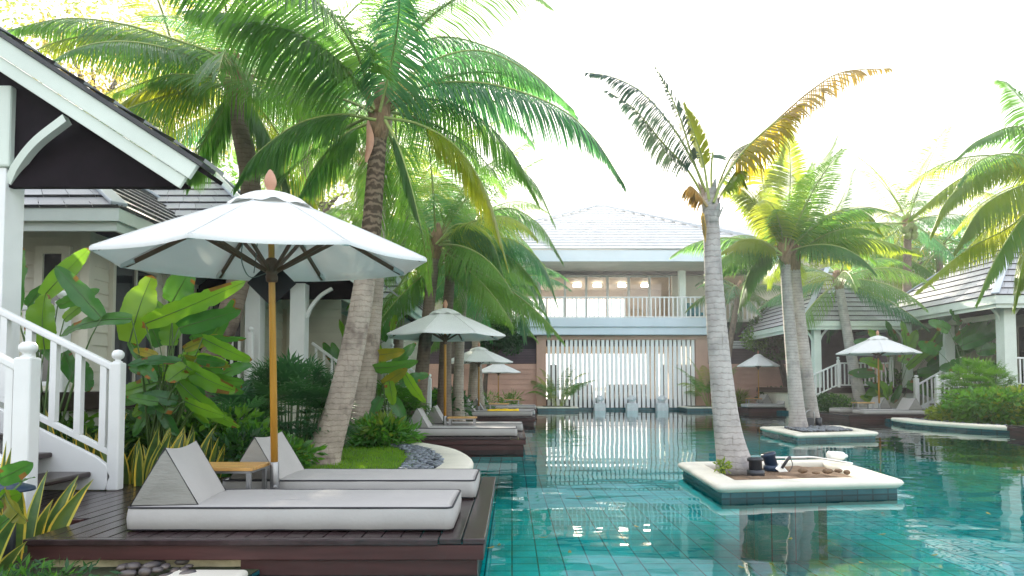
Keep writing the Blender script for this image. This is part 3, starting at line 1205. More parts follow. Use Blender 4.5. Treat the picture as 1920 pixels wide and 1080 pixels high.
def make_wedge():
    """triangular back cushion: long side along Y, sits at origin"""
    root = thing('wedge_cushion', 'x', 'cushion', (0, 0, 0), 'triangular back cushions')
    wd = .64; hb = .20; hh = .335
    tri = [(-hb, 0), (hb, 0), (-.005, hh)]
    mb = MB()
    N = 12
    # three faces with softly bulging cloth
    vs, fs = [], []
    for e in range(3):
        a, b = V((tri[e][0], 0, tri[e][1])), V((tri[(e + 1) % 3][0], 0, tri[(e + 1) % 3][1]))
        nn = V((b.z - a.z, 0, -(b.x - a.x))).normalized()
        o = len(vs)
        for i in range(N + 1):
            for j in range(9):
                t, y = j / 8, (i / N - .5) * wd
                bl = .014 * math.sin(math.pi * t) * math.sin(math.pi * i / N) if e else 0
                sag = -.022 * math.sin(math.pi * i / N) * (a.z * (1 - t) + b.z * t) / hh
                vs.append(a.lerp(b, t) + V((0, y, sag)) + nn * bl)
        for i in range(N):
            for j in range(8):
                q = o + i * 9 + j
                fs.append((q, q + 9, q + 10, q + 1))
    mb.add(vs, fs, 0, True)
    for s in (-1, 1):
        vs, fs = [], []
        for i in range(9):
            for j in range(9):
                u, v_ = i / 8, j / 8
                x = -hb + 2 * hb * u
                top = hh * (1 - abs(x + .005) / (hb)) if abs(x) < hb else 0
                z = max(0, top) * v_
                bl = .012 * math.sin(math.pi * u) * math.sin(math.pi * v_) + .007 * math.sin(z * 62 + x * 14 + 3 * mnoise.noise(V((x * 7, z * 5, 1)))) * math.sin(math.pi * v_) * math.sin(math.pi * u)
                vs.append(V((x, s * (wd / 2 + bl), z)))
        for i in range(8):
            for j in range(8):
                q = i * 9 + j
                f = (q, q + 9, q + 10, q + 1)
                fs.append(f if s < 0 else f[::-1])
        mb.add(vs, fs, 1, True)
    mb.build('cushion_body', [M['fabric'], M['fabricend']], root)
    for s in (-1, 1):
        MB().tube([V((x, s * wd / 2, z)) for x, z in tri], .0065, 6, closed=True).build('piping', M['piping'], root)
    return root


def make_table():
    root = thing('side_table', 'x', 'table', (0, 0, 0), 'low teak side tables between mattresses')
    mb = MB()
    for k in range(5):
        mb.box(-.22 , .22, -.19 + k * .076, -.19 + k * .076 + .0735, .27, .296)
    mb.build('tabletop', M['teaktop'], root, bevel=.004)
    for sx in (-1, 1):
        for sy in (-1, 1):
            MB().box(sx * .185 - .015, sx * .185 + .015, sy * .155 - .015, sy * .155 + .015, 0, .25).build('leg', M['steel'], root, bevel=.002)
    mb = MB()
    for sx in (-1, 1):
        mb.box(sx * .185 - .014, sx * .185 + .014, -.139, .139, .251, .269)
    for sy in (-1, 1):
        mb.box(-.2, .2, sy * .155 - .014, sy * .155 + .014, .251, .2685)
    mb.build('frame', M['steel'], root)
    return root


def make_umbrella():
    root = thing('market_umbrella', 'x', 'umbrella', (0, 0, 0), 'white market umbrellas over the decks')
    MB().tube([V((0, 0, .25)), V((0, 0, 1.72)), V((0, 0, 2.42))], [.029, .026, .022], 14).build('pole', M['teak'], root)
    st = MB()
    st.tube([V((0, 0, 0)), V((0, 0, .31))], .036, 16)
    st.tube([V((0, 0, .0)), V((0, 0, .012))], .14, 24)
    st.tube([V((0, -.036, .12)), V((0, -.06, .12))], .017, 10)
    st.build('steel_sleeve', M['steel'], root, bevel=.002)
    MB().lathe((0, 0, 1.70), [(.03, 0), (.046, .01), (.048, .05), (.04, .06), (.05, .075), (.052, .16), (.044, .18), (.03, .19)], 14).build('hub', M['ribwood'], root)
    MB().lathe((0, 0, 2.34), [(.02, 0), (.022, .06), (.034, .09), (.047, .12), (.048, .15), (.036, .19), (.015, .225), (.004, .235)], 14).build('finial', M['finial'], root)
    Rr, zr, za = 1.27, 1.86, 2.395
    def cz(r):      # canopy height by radius: slightly concave cone
        t = r / Rr
        return za + (zr - za) * (t - .025 * math.sin(math.pi * t))
    def ppt(a, r, bulge):
        return V((r * math.cos(a), r * math.sin(a), cz(r) - bulge))
    mb = MB()
    NR, NA = 12, 8
    vs, fs = [], []
    for i in range(NR + 1):
        r = .02 + (Rr - .02) * i / NR
        for s in range(8):
            for k in range(NA):
                t = k / NA
                a0, a1 = R(22.5 + 45 * s), R(22.5 + 45 * (s + 1))
                p0, p1 = V((math.cos(a0), math.sin(a0), 0)), V((math.cos(a1), math.sin(a1), 0))
                q = p0.lerp(p1, t) * r
                sc_in = 1 - .03 * math.sin(math.pi * t) * (i / NR) ** 3
                q *= sc_in
                rad_ = r
                z = cz(rad_) - .014 * math.sin(math.pi * t) * (i / NR) + .004 * mnoise.noise(q * 4)
                vs.append(V((q.x, q.y, z)))
    n = 8 * NA
    for i in range(NR):
        for j in range(n):
            j2 = (j + 1) % n
            fs.append((i * n + j, i * n + j2, (i + 1) * n + j2, (i + 1) * n + j))
    # hem
    o = len(vs)
    for j in range(n):
        p = vs[NR * n + j]
        vs.append(p * 1 + V((0, 0, -.022)))
    for j in range(n):
        j2 = (j + 1) % n
        fs.append((NR * n + j, NR * n + j2, o + j2, o + j))
    mb.add(vs, fs, 0, True)
    for s in range(8):
        a = R(22.5 + 45 * s)
        mb.tube([V((r_ * math.cos(a), r_ * math.sin(a), cz(r_) + .002)) for r_ in [.1 + (Rr - .11) * k / 8 for k in range(9)]], .0055, 5)
    can = mb.build('canopy', M['canvas'], root)
    # vent flap on top
    vs, fs = [], []
    for i in range(6):
        r = .03 + .30 * i / 5
        for j in range(64):
            a = 2 * math.pi * j / 64
            wv = .010 * math.sin(a * 8 + 1.0) * (i / 5) ** 2 + .006 * math.sin(a * 13 + 2) * (i / 5) ** 3
            vs.append(V((r * math.cos(a), r * math.sin(a), cz(r) + .026 + .018 * math.sin(math.pi * i / 5) + wv - .012 * (i == 5))))
    for i in range(5):
        for j in range(64):
            j2 = (j + 1) % 64
            fs.append((i * 64 + j, i * 64 + j2, (i + 1) * 64 + j2, (i + 1) * 64 + j))
    MB().add(vs, fs, 0, True).build('vent', M['canvas'], can)
    for s in range(8):
        a = R(22.5 + 45 * s)
        u = V((math.cos(a), math.sin(a), 0))
        rb = MB().beam(u * .05 + Z * (cz(.05) - .03), u * (Rr - .05) + Z * (cz(Rr - .05) - .028), .022, .034)
        ro = rb.build('rib', M['ribwood'], root, bevel=.003)
        sb = MB().beam(u * .045 + Z * 1.79, u * .62 + Z * (cz(.62) - .05), .018, .03)
        sb.build('strut', M['ribwood'], ro, bevel=.003)
        MB().beam(u * (Rr - .13) + Z * (cz(Rr - .13) - .03), u * (Rr - .02) + Z * (cz(Rr - .02) - .018), .05, .036).build('pocket', M['canvas'], ro, bevel=.004)
    return root


def place(proto, used, loc, rz, label, scale=1, tilt=(0, 0)):
    o = proto if not used[0] else copy_tree(proto)
    used[0] = True
    return o, loc, rz, label, scale, tilt


class Kit:
    def __init__(s, make):
        s.proto = make(); s.jobs = []

    def put(s, loc, rz, label, scale=1, tilt=(0, 0)):
        s.jobs.append((loc, rz, label, scale, tilt))

    def finish(s):
        objs = [s.proto] + [copy_tree(s.proto) for _ in s.jobs[1:]]
        for o, (loc, rz, label, scale, tilt) in zip(objs, s.jobs):
            o.location = loc
            o.rotation_euler = (tilt[0], tilt[1], rz)
            o.scale = (scale,) * 3 if not hasattr(scale, '__len__') else scale
            o['label'] = label
        return objs


MAT, WED, TAB, UMB = Kit(make_mattress), Kit(make_wedge), Kit(make_table), Kit(make_umbrella)
dt = DZ + .006
# near deck
MAT.put((-1.375, 4.50, dt), 0, 'nearest grey mattress with sun patches on the front deck')
MAT.put((-1.30, 5.68, dt), 0, 'grey mattress lying behind the nearest one on the front deck')
WED.put((-2.20, 4.47, dt + .150), R(7), 'wrinkled triangular cushion on the nearest mattress', (1.0, .88, 1.06))
WED.put((-2.05, 5.66, dt + .150), 0, 'triangular cushion behind the teak table on the front deck', (1.0, 1, 1.0))
TAB.put((-2.13, 5.08, dt), 0, 'square teak table between the two front mattresses', (1.08, 1, 1))
UMB.put((-1.84, 5.22, DZ), R(19.5), 'largest white umbrella on an amber pole over the front deck', (.955, .955, 1), (R(2.4), R(-1.6)))
# second deck
MAT.put((-.92, 12.15, dt), 0, 'front cream mattress on the second left deck', (1.0, 1, 1))
MAT.put((-.80, 13.55, dt), 0, 'rear cream mattress on the second left deck behind the table')
WED.put((-1.68, 12.15, dt + .15), 0, 'leaning triangular cushion on the front mattress of the second deck', (1, 1, 1.05))
WED.put((-1.55, 13.55, dt + .15), 0, 'upright triangular cushion on the rear mattress of the second deck', (1, 1, 1.05))
TAB.put((-.95, 12.85, dt), 0, 'teak table in front of the umbrella pole on the second deck', (1.25, 1, 1))
UMB.put((-1.30, 12.95, DZ), R(10), 'white umbrella over the second left deck, framed by two palm trunks', (.95, .95, 1.0))
# third
MAT.put((-.42, 19.8, dt), 0, 'grey mattress with the yellow towel on the third left deck')
WED.put((-1.3, 19.8, dt + .15), 0, 'front triangular cushion on the third left deck', 1.05)
WED.put((-1.1, 20.9, dt + .15), 0, 'rear triangular cushion on the third left deck', 1.05)
MAT.put((-.3, 20.9, dt), 0, 'rear grey mattress on the third left deck')
TAB.put((-.4, 20.36, dt), 0, 'teak table beside the yellow towel on the third left deck', (1.4, 1, 1.2))
UMB.put((-1.02, 20.5, DZ), R(5), 'white umbrella over the third left deck, partly behind a nearer umbrella', .87)
# fourth
MAT.put((-.1, 25.8, dt), 0, 'bluish mattress on the farthest left deck')
WED.put((-1.1, 25.8, dt + .15), 0, 'single triangular cushion on the farthest left deck', 1.1)
TAB.put((-.0, 26.5, dt), 0, 'small teak table on the farthest left deck', (1.4, 1, 1.2))
UMB.put((-.55, 26.9, DZ), R(0), 'smallest white umbrella on the left, over the farthest deck', .77)
# right bank
MAT.put((11.85, 20.95, dt), R(180), 'front grey mattress on the right deck')
MAT.put((11.75, 22.3, dt), R(180), 'rear grey mattress on the right deck')
WED.put((12.45, 20.95, dt + .15), R(180), 'right hand triangular cushion on the right deck', 1.1)
WED.put((12.25, 22.3, dt + .15), R(180), 'triangular cushion behind the teak table on the right deck', 1.1)
TAB.put((11.35, 21.6, dt), 0, 'teak table under the umbrella on the right deck', (1.3, 1, 1.2))
UMB.put((11.9, 21.65, DZ), R(0), 'white umbrella over the right deck in front of broad green leaves', (.98, .98, 1.05))
MAT.put((10.6, 27.5, dt), R(180), 'bluish mattress on the shaded far right deck', (1.05, 1, 1))
WED.put((11.25, 27.5, dt + .15), R(180), 'right triangular cushion on the shaded far right deck', 1.15)
WED.put((10.75, 28.5, dt + .15), R(180), 'left triangular cushion on the shaded far right deck', 1.15)
TAB.put((10.2, 28.2, dt), 0, 'teak table on the shaded far right deck', (1.4, 1, 1.2))
UMB.put((10.42, 28.2, DZ), R(0), 'white umbrella over the shaded far right deck', (.68, .68, .93))
MAT.put((12.6, 13.9, dt), R(180), 'cream mattress at the right edge of the photo')
for k in (MAT, WED, TAB, UMB):
    k.finish()

# yellow towel
vs, fs = [], []
for i in range(15):
    for j in range(7):
        x, y = -.72 + .92 * i / 14, 19.5 + .35 * j / 6
        vs.append(V((x, y, dt + .168 + .05 * abs(mnoise.noise(V((x * 5, y * 4, 0)))) + .03 * (1 - abs(j - 3) / 3) + (-.1 if j == 0 else 0))))
fs = [(i * 7 + j, (i + 1) * 7 + j, (i + 1) * 7 + j + 1, i * 7 + j + 1) for i in range(14) for j in range(6)]
o = MB().add(vs, fs, 0, True).build('beach_towel', M['yellowcloth'])
tag(o, 'crumpled yellow towel on the third left mattress', 'towel')
md = o.modifiers.new('thick', 'SOLIDIFY'); md.thickness = .012

# black square hanging behind the pole
c = P(509, 531, 5.32)
mb = MB()
s = .19
mb.prism([c + V((0, 0, s)), c + V((s, .02, 0)), c + V((0, 0, -s)), c + V((-s, -.02, 0))], V((0, .012, 0)))
o = mb.build('hanging_board', M['black'], bevel=.003)
tag(o, 'black square board hung cornerwise behind the umbrella pole', 'board')
mb = MB()
mb.tube(catmull([c + V((0, -.01, s - .01)), P(505, 515, 5.25), P(492, 505, 5.2)], 8), .004, 6)
mb.tube(catmull([P(458, 444, 5.0), P(453, 470, 5.02), P(455, 497, 5.08), P(470, 520, 5.2), P(500, 512, 5.2)], 20), .0045, 6)
mb.tube(catmull([P(483, 450, 5.05), P(479, 490, 5.1), P(476, 512, 5.15)], 10), .0045, 6)
o = mb.build('umbrella_cord', M['cord'])
tag(o, 'loose grey cords hanging under the largest umbrella', 'cord')

# ------------------------------------------------------------------ haze of the backlit morning air
hz, hn, hb = _nt('morning_haze')
hn.nodes.remove(hb)
pv = hn.nodes.new("ShaderNodeVolumePrincipled")
pv.inputs["Color"].default_value = (.96, .97, 1, 1)
pv.inputs["Density"].default_value = HAZE
pv.inputs["Anisotropy"].default_value = .7
hn.links.new(pv.outputs[0], hn.nodes["Material Output"].inputs[1])
tag(MB().box(-60, 60, -12, 75, -2.0, 16).build('haze', hz), kind='stuff')
# ------------------------------------------------------------------ building pieces
def courses(mb, a, b, c, d, n, tile=.0, lift=.03, mi=0, gap=.004, rmi=None):
    """lapped rows on the quad a(eave left) b(eave right) c(top right) d(top left)"""
    a, b, c, d = V(a), V(b), V(c), V(d)
    nrm = (b - a).cross(d - a)
    if nrm.length < 1e-6:
        nrm = (b - a).cross(c - a)
    nrm.normalize()
    for i in range(n):
        t0, t1 = i / n, (i + 1) / n
        l0, r0 = a.lerp(d, t0), b.lerp(c, t0)
        l1, r1 = a.lerp(d, t1), b.lerp(c, t1)
        W0 = (r0 - l0).length
        k = max(1, round(W0 / tile)) if tile else 1
        off = (.5 if i % 2 else 0) if tile else 0
        cuts = [0.0] + [min(1, max(0, (j + off) / k)) for j in range(1 if not off else 0, k)] + [1.0]
        cuts = sorted(set(cuts))
        for u0, u1 in zip(cuts, cuts[1:]):
            if u1 - u0 < 1e-4: continue
            g = gap / max(W0, .1) if tile else 0
            p0, p1 = l0.lerp(r0, u0 + g), l0.lerp(r0, u1 - g)
            q0, q1 = l1.lerp(r1, u0 + g), l1.lerp(r1, u1 - g)
            lf = nrm * (lift + (rnd(-.002, .002) if tile else 0))
            mb.add([p0, p1, p0 + lf, p1 + lf, q1 + nrm * .004, q0 + nrm * .004], [(0, 1, 3, 2), (2, 3, 4, 5)], mi)
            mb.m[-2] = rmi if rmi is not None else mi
    return mb


def railing(label, a, b, h, spacing=.13, name='balustrade', bal=.04, posts=(0, 1), newel_h=None, group='white balustrades', finial=True, postw=.10, lowgap=.09, mat_='white', below=0, cat='railing'):
    """a, b: foot points (may slope). Rails, balusters, and newel posts at the ends listed in posts"""
    a, b = V(a), V(b)
    root = thing(name, label, cat, a, group)
    mb = MB().beam(a + Z * h, b + Z * h, .075, .055)
    mb.build('handrail', M[mat_], root, bevel=.012)
    MB().beam(a + Z * lowgap, b + Z * lowgap, .05, .05).build('bottom_rail', M[mat_], root, bevel=.006)
    L = (b - a).length
    n = max(2, round(L / spacing))
    dxy = V((b.x - a.x, b.y - a.y, 0)).normalized()
    slope = (b.z - a.z) / max(1e-6, V((b.x - a.x, b.y - a.y, 0)).length)
    proto = None
    for i in range(n):
        p = a.lerp(b, (i + .5) / n)
        if proto is None:
            m_ = MB().beam(p + Z * (lowgap + .02), p + Z * (h - .02), bal, bal, up=V((0, 1, 0)), side=dxy)
            proto = m_.build('baluster', M[mat_], root)
            p_first = p
        else:
            inst(proto, root, loc=ORG[root.name] + (p - p_first))
    nh = newel_h or h + .12
    for t in posts:
        p = (a, b)[t]
        m_ = MB().box(p.x - postw / 2, p.x + postw / 2, p.y - postw / 2, p.y + postw / 2, p.z - below, p.z + nh)
        m_.add([], [])
        nw = m_.build('newel_post', M[mat_], root, bevel=.014)
        if finial:
            k = postw / .10
            MB().lathe((p.x, p.y, p.z + nh - .005), [(.035 * k, 0), (.04 * k, .012), (.022 * k, .022), (.022 * k, .03), (.042 * k, .045), (.05 * k, .065), (.048 * k, .09), (.03 * k, .112), (.004, .118)], 14).build('finial', M[mat_], nw)
    return root


def column(root, x, y, z0, z1, w=.24, brackets=(), mat_='trim', bs=.62):
    MB().box(x - w / 2, x + w / 2, y - w / 2, y + w / 2, z0, z1).build('column', M[mat_], root, bevel=.008)
    for (dx, dy) in brackets:
        u = V((dx, dy, 0))
        pts = [V((x, y, z1 - 1.0 * bs)) + u * (w / 2), V((x, y, z1 - .66 * bs)) + u * (w / 2 + .14 * bs), V((x, y, z1 - .33 * bs)) + u * (w / 2 + .42 * bs), V((x, y, z1 - .08)) + u * (w / 2 + .74 * bs)]
        sp = catmull(pts, 10)
        mb = MB()
        sd = u.cross(Z)
        vs, fs = [], []
        for i, p in enumerate(sp):
            t = (sp[min(i + 1, 10)] - sp[max(i - 1, 0)]).normalized()
            nn = sd.cross(t)
            for a_, b_ in ((-1, -1), (1, -1), (1, 1), (-1, 1)):
                vs.append(p + sd * .03 * a_ + nn * .03 * b_)
        for i in range(10):
            for j in range(4):
                fs.append((i * 4 + j, i * 4 + (j + 1) % 4, (i + 1) * 4 + (j + 1) % 4, (i + 1) * 4 + j))
        mb.add(vs, fs)
        mb.build('bracket', M[mat_], root)


def hip_roof(root, x0, x1, y0, y1, ze, rise, ridge, n=12, tile=.34, th=.2, mat_='rooftile', capmat='roofcap', fas='trim', soffit='darkceil', run=None, fas2=True, lift=.042):
    """hipped roof over a rectangle; ridge 'x' or 'y'; run = hip inset along the ridge"""
    mb = MB()
    run = run or min(x1 - x0, y1 - y0) / 2
    if ridge == 'x':
        ym = (y0 + y1) / 2
        A, B = V((x0 + run, ym, ze + rise)), V((x1 - run, ym, ze + rise))
        quads = [(V((x0, y0, ze)), V((x1, y0, ze)), B, A), (V((x1, y1, ze)), V((x0, y1, ze)), A, B),
                 (V((x0, y1, ze)), V((x0, y0, ze)), A, A), (V((x1, y0, ze)), V((x1, y1, ze)), B, B)]
        hips = [(V((x0, y0, ze)), A), (V((x0, y1, ze)), A), (V((x1, y0, ze)), B), (V((x1, y1, ze)), B), (A, B)]
    else:
        xm = (x0 + x1) / 2
        A, B = V((xm, y0 + run, ze + rise)), V((xm, y1 - run, ze + rise))
        quads = [(V((x0, y0, ze)), V((x1, y0, ze)), A, A), (V((x1, y1, ze)), V((x0, y1, ze)), B, B),
                 (V((x0, y1, ze)), V((x0, y0, ze)), A, B), (V((x1, y0, ze)), V((x1, y1, ze)), B, A)]
        hips = [(V((x0, y0, ze)), A), (V((x1, y0, ze)), A), (V((x0, y1, ze)), B), (V((x1, y1, ze)), B), (A, B)]
    for q in quads:
        courses(mb, *q, n, tile, lift, rmi=1)  # riser faces near-black: shadow under each tile lap put into the colour
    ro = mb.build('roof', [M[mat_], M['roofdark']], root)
    cp = MB()
    for a, b in hips:
        if (b - a).length < .05: continue
        cp.beam(a + Z * .045 , b + Z * .055, .2, .05)
    cp.build('ridge_cap', M[capmat], ro, bevel=.012)
    fb = MB()
    e = .012
    fb.box(x0 + e, x1 - e, y0 + e, y0 + .05, ze - th, ze - .004)
    fb.box(x0 + e, x1 - e, y1 - .05, y1 - e, ze - th, ze - .004)
    fb.box(x0 + e, x0 + .05, y0 + .052, y1 - .052, ze - th, ze - .004)
    fb.box(x1 - .05, x1 - e, y0 + .052, y1 - .052, ze - th, ze - .004)
    if fas2:
        g = .05
        fb.box(x0 + .07, x1 - .07, y0 + .07, y0 + .12, ze - th - .12, ze - th * .55)
        fb.box(x0 + .07, x0 + .12, y0 + .122, y1 - .07, ze - th - .12, ze - th * .55)
        fb.box(x1 - .12, x1 - .07, y0 + .122, y1 - .07, ze - th - .12, ze - th * .55)
    fb.build('eave_board', M[fas], ro)
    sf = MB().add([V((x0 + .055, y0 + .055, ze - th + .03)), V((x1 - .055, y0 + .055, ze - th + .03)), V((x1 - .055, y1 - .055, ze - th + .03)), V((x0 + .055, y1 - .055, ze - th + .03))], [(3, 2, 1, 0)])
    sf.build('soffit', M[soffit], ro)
    return ro


def window(root, a, b, z0, z1, nx=1, nz=1, name='window', frame='cream', pane='glassdark', fw=.07, out=None, curtain=False):
    """framed window standing in the vertical plane through a-b (plan points)"""
    a, b = V((a[0], a[1], 0)), V((b[0], b[1], 0))
    d = (b - a).normalized()
    nn = V((d.y, -d.x, 0)) if out is None else V(out)
    L = (b - a).length
    mb = MB()
    def bar(u0, u1, w0, w1, dep):
        p = a + d * u0; q = a + d * u1
        o = nn * dep
        vs = [p + Z * w0 - nn * .02, q + Z * w0 - nn * .02, q + Z * w1 - nn * .02, p + Z * w1 - nn * .02]
        vs += [v_ + nn * (.02 + dep) for v_ in vs]
        mb.add(vs, [(3, 2, 1, 0), (4, 5, 6, 7), (0, 1, 5, 4), (1, 2, 6, 5), (2, 3, 7, 6), (3, 0, 4, 7)])
    bar(0, fw, z0, z1, .05); bar(L - fw, L, z0, z1, .05)
    bar(fw + .001, L - fw - .001, z0, z0 + fw, .05); bar(fw + .001, L - fw - .001, z1 - fw, z1, .05)
    iw, ih = L - 2 * fw, z1 - z0 - 2 * fw
    for i in range(1, nx):
        u = fw + iw * i / nx
        bar(u - .02, u + .02, z0 + fw + .001, z1 - fw - .001, .042)
    for i in range(1, nz):
        w_ = z0 + fw + ih * i / nz
        bar(fw + .001, L - fw - .001, w_ - .015, w_ + .015, .036)
    f = mb.build(name, M[frame], root)
    p, q = a + d * fw, a + d * (L - fw)
    MB().add([p + Z * (z0 + fw) + nn * .012, q + Z * (z0 + fw) + nn * .012, q + Z * (z1 - fw) + nn * .012, p + Z * (z1 - fw) + nn * .012], [(0, 1, 2, 3)]).build('pane', M[pane], f)
    return f


# ------------------------------------------------------------------ villa A (left foreground)
FL = 1.05
vA = thing('villa', 'nearest left villa with a gabled porch roof and cream clapboard walls', 'villa', (-7, 9, LZ), 'villas on both sides of the pool')
# gabled porch: right slope's eave end and ridge
Yg = 5.75
E = P(335, 352, Yg)                     # lower right corner of the bargeboard
T_ = P(0, 134, Yg)
slope = (T_.z - E.z) / (E.x - T_.x)
ridge_x = E.x - 3.9
def zr_(x): return E.z + (E.x - x) * slope if x > ridge_x else E.z + (E.x - ridge_x) * slope - (ridge_x - x) * slope
Yb = Yg + .34
xl = 2 * ridge_x - E.x
# two roof slopes with courses
mb = MB()
ev = V((E.x + .07, 0, zr_(E.x + .07)))
th = .10
up = V((slope, 0, 1)).normalized()
def rp(x, y, k=0): return V((x, y, zr_(x))) + up * k
courses(mb, rp(ev.x, Yg - .06, .305), rp(ev.x, Yb, .305), rp(ridge_x, Yb, .305), rp(ridge_x, Yg - .06, .305), 15, .34, .032)
mb.add([rp(ridge_x, Yg - .06, .30), rp(ridge_x, Yb, .30), V((xl, Yb, E.z + .3)), V((xl, Yg - .06, E.z + .3))], [(0, 1, 2, 3)])
ro = mb.build('porch_roof', M['rooftile'], vA)
# dark verge strip over the bargeboard, bargeboard in two steps
sd = V((0, 1, 0))
def rake(x0, x1, k0, k1, y0, y1):
    a0, a1 = rp(x0, 0, k0), rp(x0, 0, k1)
    b0, b1 = rp(x1, 0, k0), rp(x1, 0, k1)
    vs = []
    for y in (y0, y1):
        for p in (a0, b0, b1, a1):
            vs.append(V((p.x, y, p.z)))
    return vs, [(3, 2, 1, 0)[::-1], (4, 5, 6, 7)[::-1], (0, 1, 5, 4)[::-1], (1, 2, 6, 5)[::-1], (2, 3, 7, 6)[::-1], (3, 0, 4, 7)[::-1]]
mb = MB(); mb.add(*rake(ridge_x, ev.x + .0, .262, .30, Yg - .05, Yg + .2)); mb.build('verge_strip', M['roofdark'], ro)
mb = MB(); mb.add(*rake(ridge_x, E.x + .03, .115,   .258, Yg - .025, Yg + .025)); mb.add(*rake(ridge_x, E.x, .0, .112, Yg, Yg + .04))
mb.build('barge_board', M['trim'], ro, bevel=.006)
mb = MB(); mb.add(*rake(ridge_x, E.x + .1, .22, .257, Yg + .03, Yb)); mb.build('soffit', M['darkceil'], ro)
# dark gable panel with a level lower edge, set back under the roof
zb = P(100, 351, Yg + .22).z
mb = MB()
xr = E.x - (zb - .02 - E.z) / slope
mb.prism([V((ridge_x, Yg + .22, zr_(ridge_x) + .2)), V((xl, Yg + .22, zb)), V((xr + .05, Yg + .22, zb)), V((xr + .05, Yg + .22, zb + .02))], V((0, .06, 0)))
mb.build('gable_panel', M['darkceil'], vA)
colA = P(14, 400, 6.05)
ctop = P(14, 172, 6.05).z
mb = MB().box(colA.x - .28, colA.x + .065, 5.93, 6.17, .2, ctop - .75)
mb.build('column', M['white'], vA, bevel=.008)
mb = MB().box(colA.x - .30, colA.x + .105, 5.905, 6.195, ctop - .748, ctop)
mb.build('column_capital', M['trim'], vA, bevel=.02)
pts = [P(20, 345, 6.0), P(35, 312, 5.95), P(70, 268, 5.88), P(126, 224, 5.80)]
sp = catmull(pts, 12)
vs, fs = [], []
for i, p in enumerate(sp):
    t = (sp[min(i + 1, 12)] - sp[max(i - 1, 0)]).normalized()
    nn = V((0, 1, 0)).cross(t)
    for a_, b_ in ((-1, -1), (1, -1), (1, 1), (-1, 1)):
        vs.append(p + V((0, 1, 0)) * .04 * a_ + nn * .036 * b_)
for i in range(12):
    for j in range(4):
        fs.append((i * 4 + j, i * 4 + (j + 1) % 4, (i + 1) * 4 + (j + 1) % 4, (i + 1) * 4 + j))
MB().add(vs, fs).build('bracket', M['trim'], vA)
# porch floor
MB().box(-9, -4.75, 4.4, 9.25, FL - .2, FL).build('porch_floor', M['tread'], vA)
MB().box(-9, -4.9, 4.5, 9.2, LZ - .1, FL - .205).build('plinth', M['cream'], vA)
# body: clapboard front and side walls
ze = P(150, 389, 8.55).z
xe = P(224, 389, 8.55).x
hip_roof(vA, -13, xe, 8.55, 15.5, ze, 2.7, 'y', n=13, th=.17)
xs = P(165, 560, 9.3).x
mb = MB()
courses(mb, (-10, 9.3, .2), (xs, 9.3, .2), (xs, 9.3, ze - .05), (-10, 9.3, ze - .05), 17, 0, .022)
courses(mb, (xs, 9.3, .2), (xs, 14.8, .2), (xs, 14.8, ze - .05), (xs, 9.3, ze - .05), 17, 0, .022)
mb.build('wall', M['cream'], vA)
MB().box(xs - .1, xs + .03, 9.265, 9.38, .2, ze - .06).build('corner_board', M['cream'], vA)
window(vA, (P(66, 600, 9.25).x, 9.25), (P(131, 600, 9.25).x, 9.25), FL, P(100, 462, 9.25).z, 1, 1, 'door', curtain=True, fw=.11)
dxm = (P(66, 600, 9.25).x + P(131, 600, 9.25).x) / 2
for (ya, yb2, n_) in ((9.75, 11.0, 2), (11.25, 12.9, 3)):
    window(vA, (xs + .03, ya), (xs + .03, yb2), FL - .05, 3.0, n_, 1)
# second, higher roof behind it
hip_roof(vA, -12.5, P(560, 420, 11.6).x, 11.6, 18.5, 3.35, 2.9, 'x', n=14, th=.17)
mb = MB()
courses(mb, (xs, 13, .2), (-5.0, 13, .2), (-5.0, 13, 3.2), (xs, 13, 3.2), 17, 0, .022)
courses(mb, (-5.0, 13, .2), (-5.0, 18, .2), (-5.0, 18, 3.2), (-5.0, 13, 3.2), 17, 0, .022)
mb.build('rear_wall', M['cream'], vA)
window(vA, (-5.9, 12.95), (-5.2, 12.95), FL, 3.0, 1, 1, 'door')

# staircase of villa A
st = thing('staircase', 'white staircase with dark treads rising left from the front deck', 'stairs', (-3.4, 5.25, DZ))
y0, y1 = 4.74, 5.80
nx = -3.43
rise, run = .165, .335
mb_s = MB()
for k, yy in enumerate((y0 + .02, y1 - .05)):
    poly = [V((nx - .06, yy, DZ + .005)), V((nx - .01, yy, DZ + .12)), V((nx - .05, yy, DZ + .22)), V((nx - .14, yy, DZ + .29)), V((nx - 1.9, yy, DZ + .29 + .49 * 1.76)), V((nx - 1.9, yy, DZ + .35)), V((nx - .8, yy, DZ + .005))]
    MB().prism(poly, V((0, .045, 0))).build('stringer', M['white'], st, bevel=.008)
for k in range(5):
    x1_ = nx - .17 - k * run
    z_ = DZ + rise * (k + 1)
    MB().box(x1_ - run - .03, x1_, y0 + .068, y1 - .052, z_ - .045, z_).build('tread', M['tread'], st, bevel=.015)
railing('white stair railing along the far side of the staircase, meeting the planted bed', (nx, y1, DZ), (nx - 1.75, y1, DZ + .86), 1.04, .235, 'stair_railing', bal=.055, posts=(0,), newel_h=1.10, postw=.10, lowgap=.30, group='stair railings')
railing('white stair railing nearest the camera with a thick newel post', (nx, y0 - .02, DZ), (nx - 1.75, y0 - .02, DZ + .86), 1.0, .235, 'stair_railing', bal=.055, posts=(0,), newel_h=1.10, postw=.12, lowgap=.30, group='stair railings')
railing('white porch railing behind the left staircase with a ball topped post', (P(8, 600, 7.3).x, 7.3, FL), (P(118, 600, 7.3).x, 7.3, FL), .92, .16, 'porch_railing', posts=(1,), newel_h=1.0, postw=.12, below=.9)

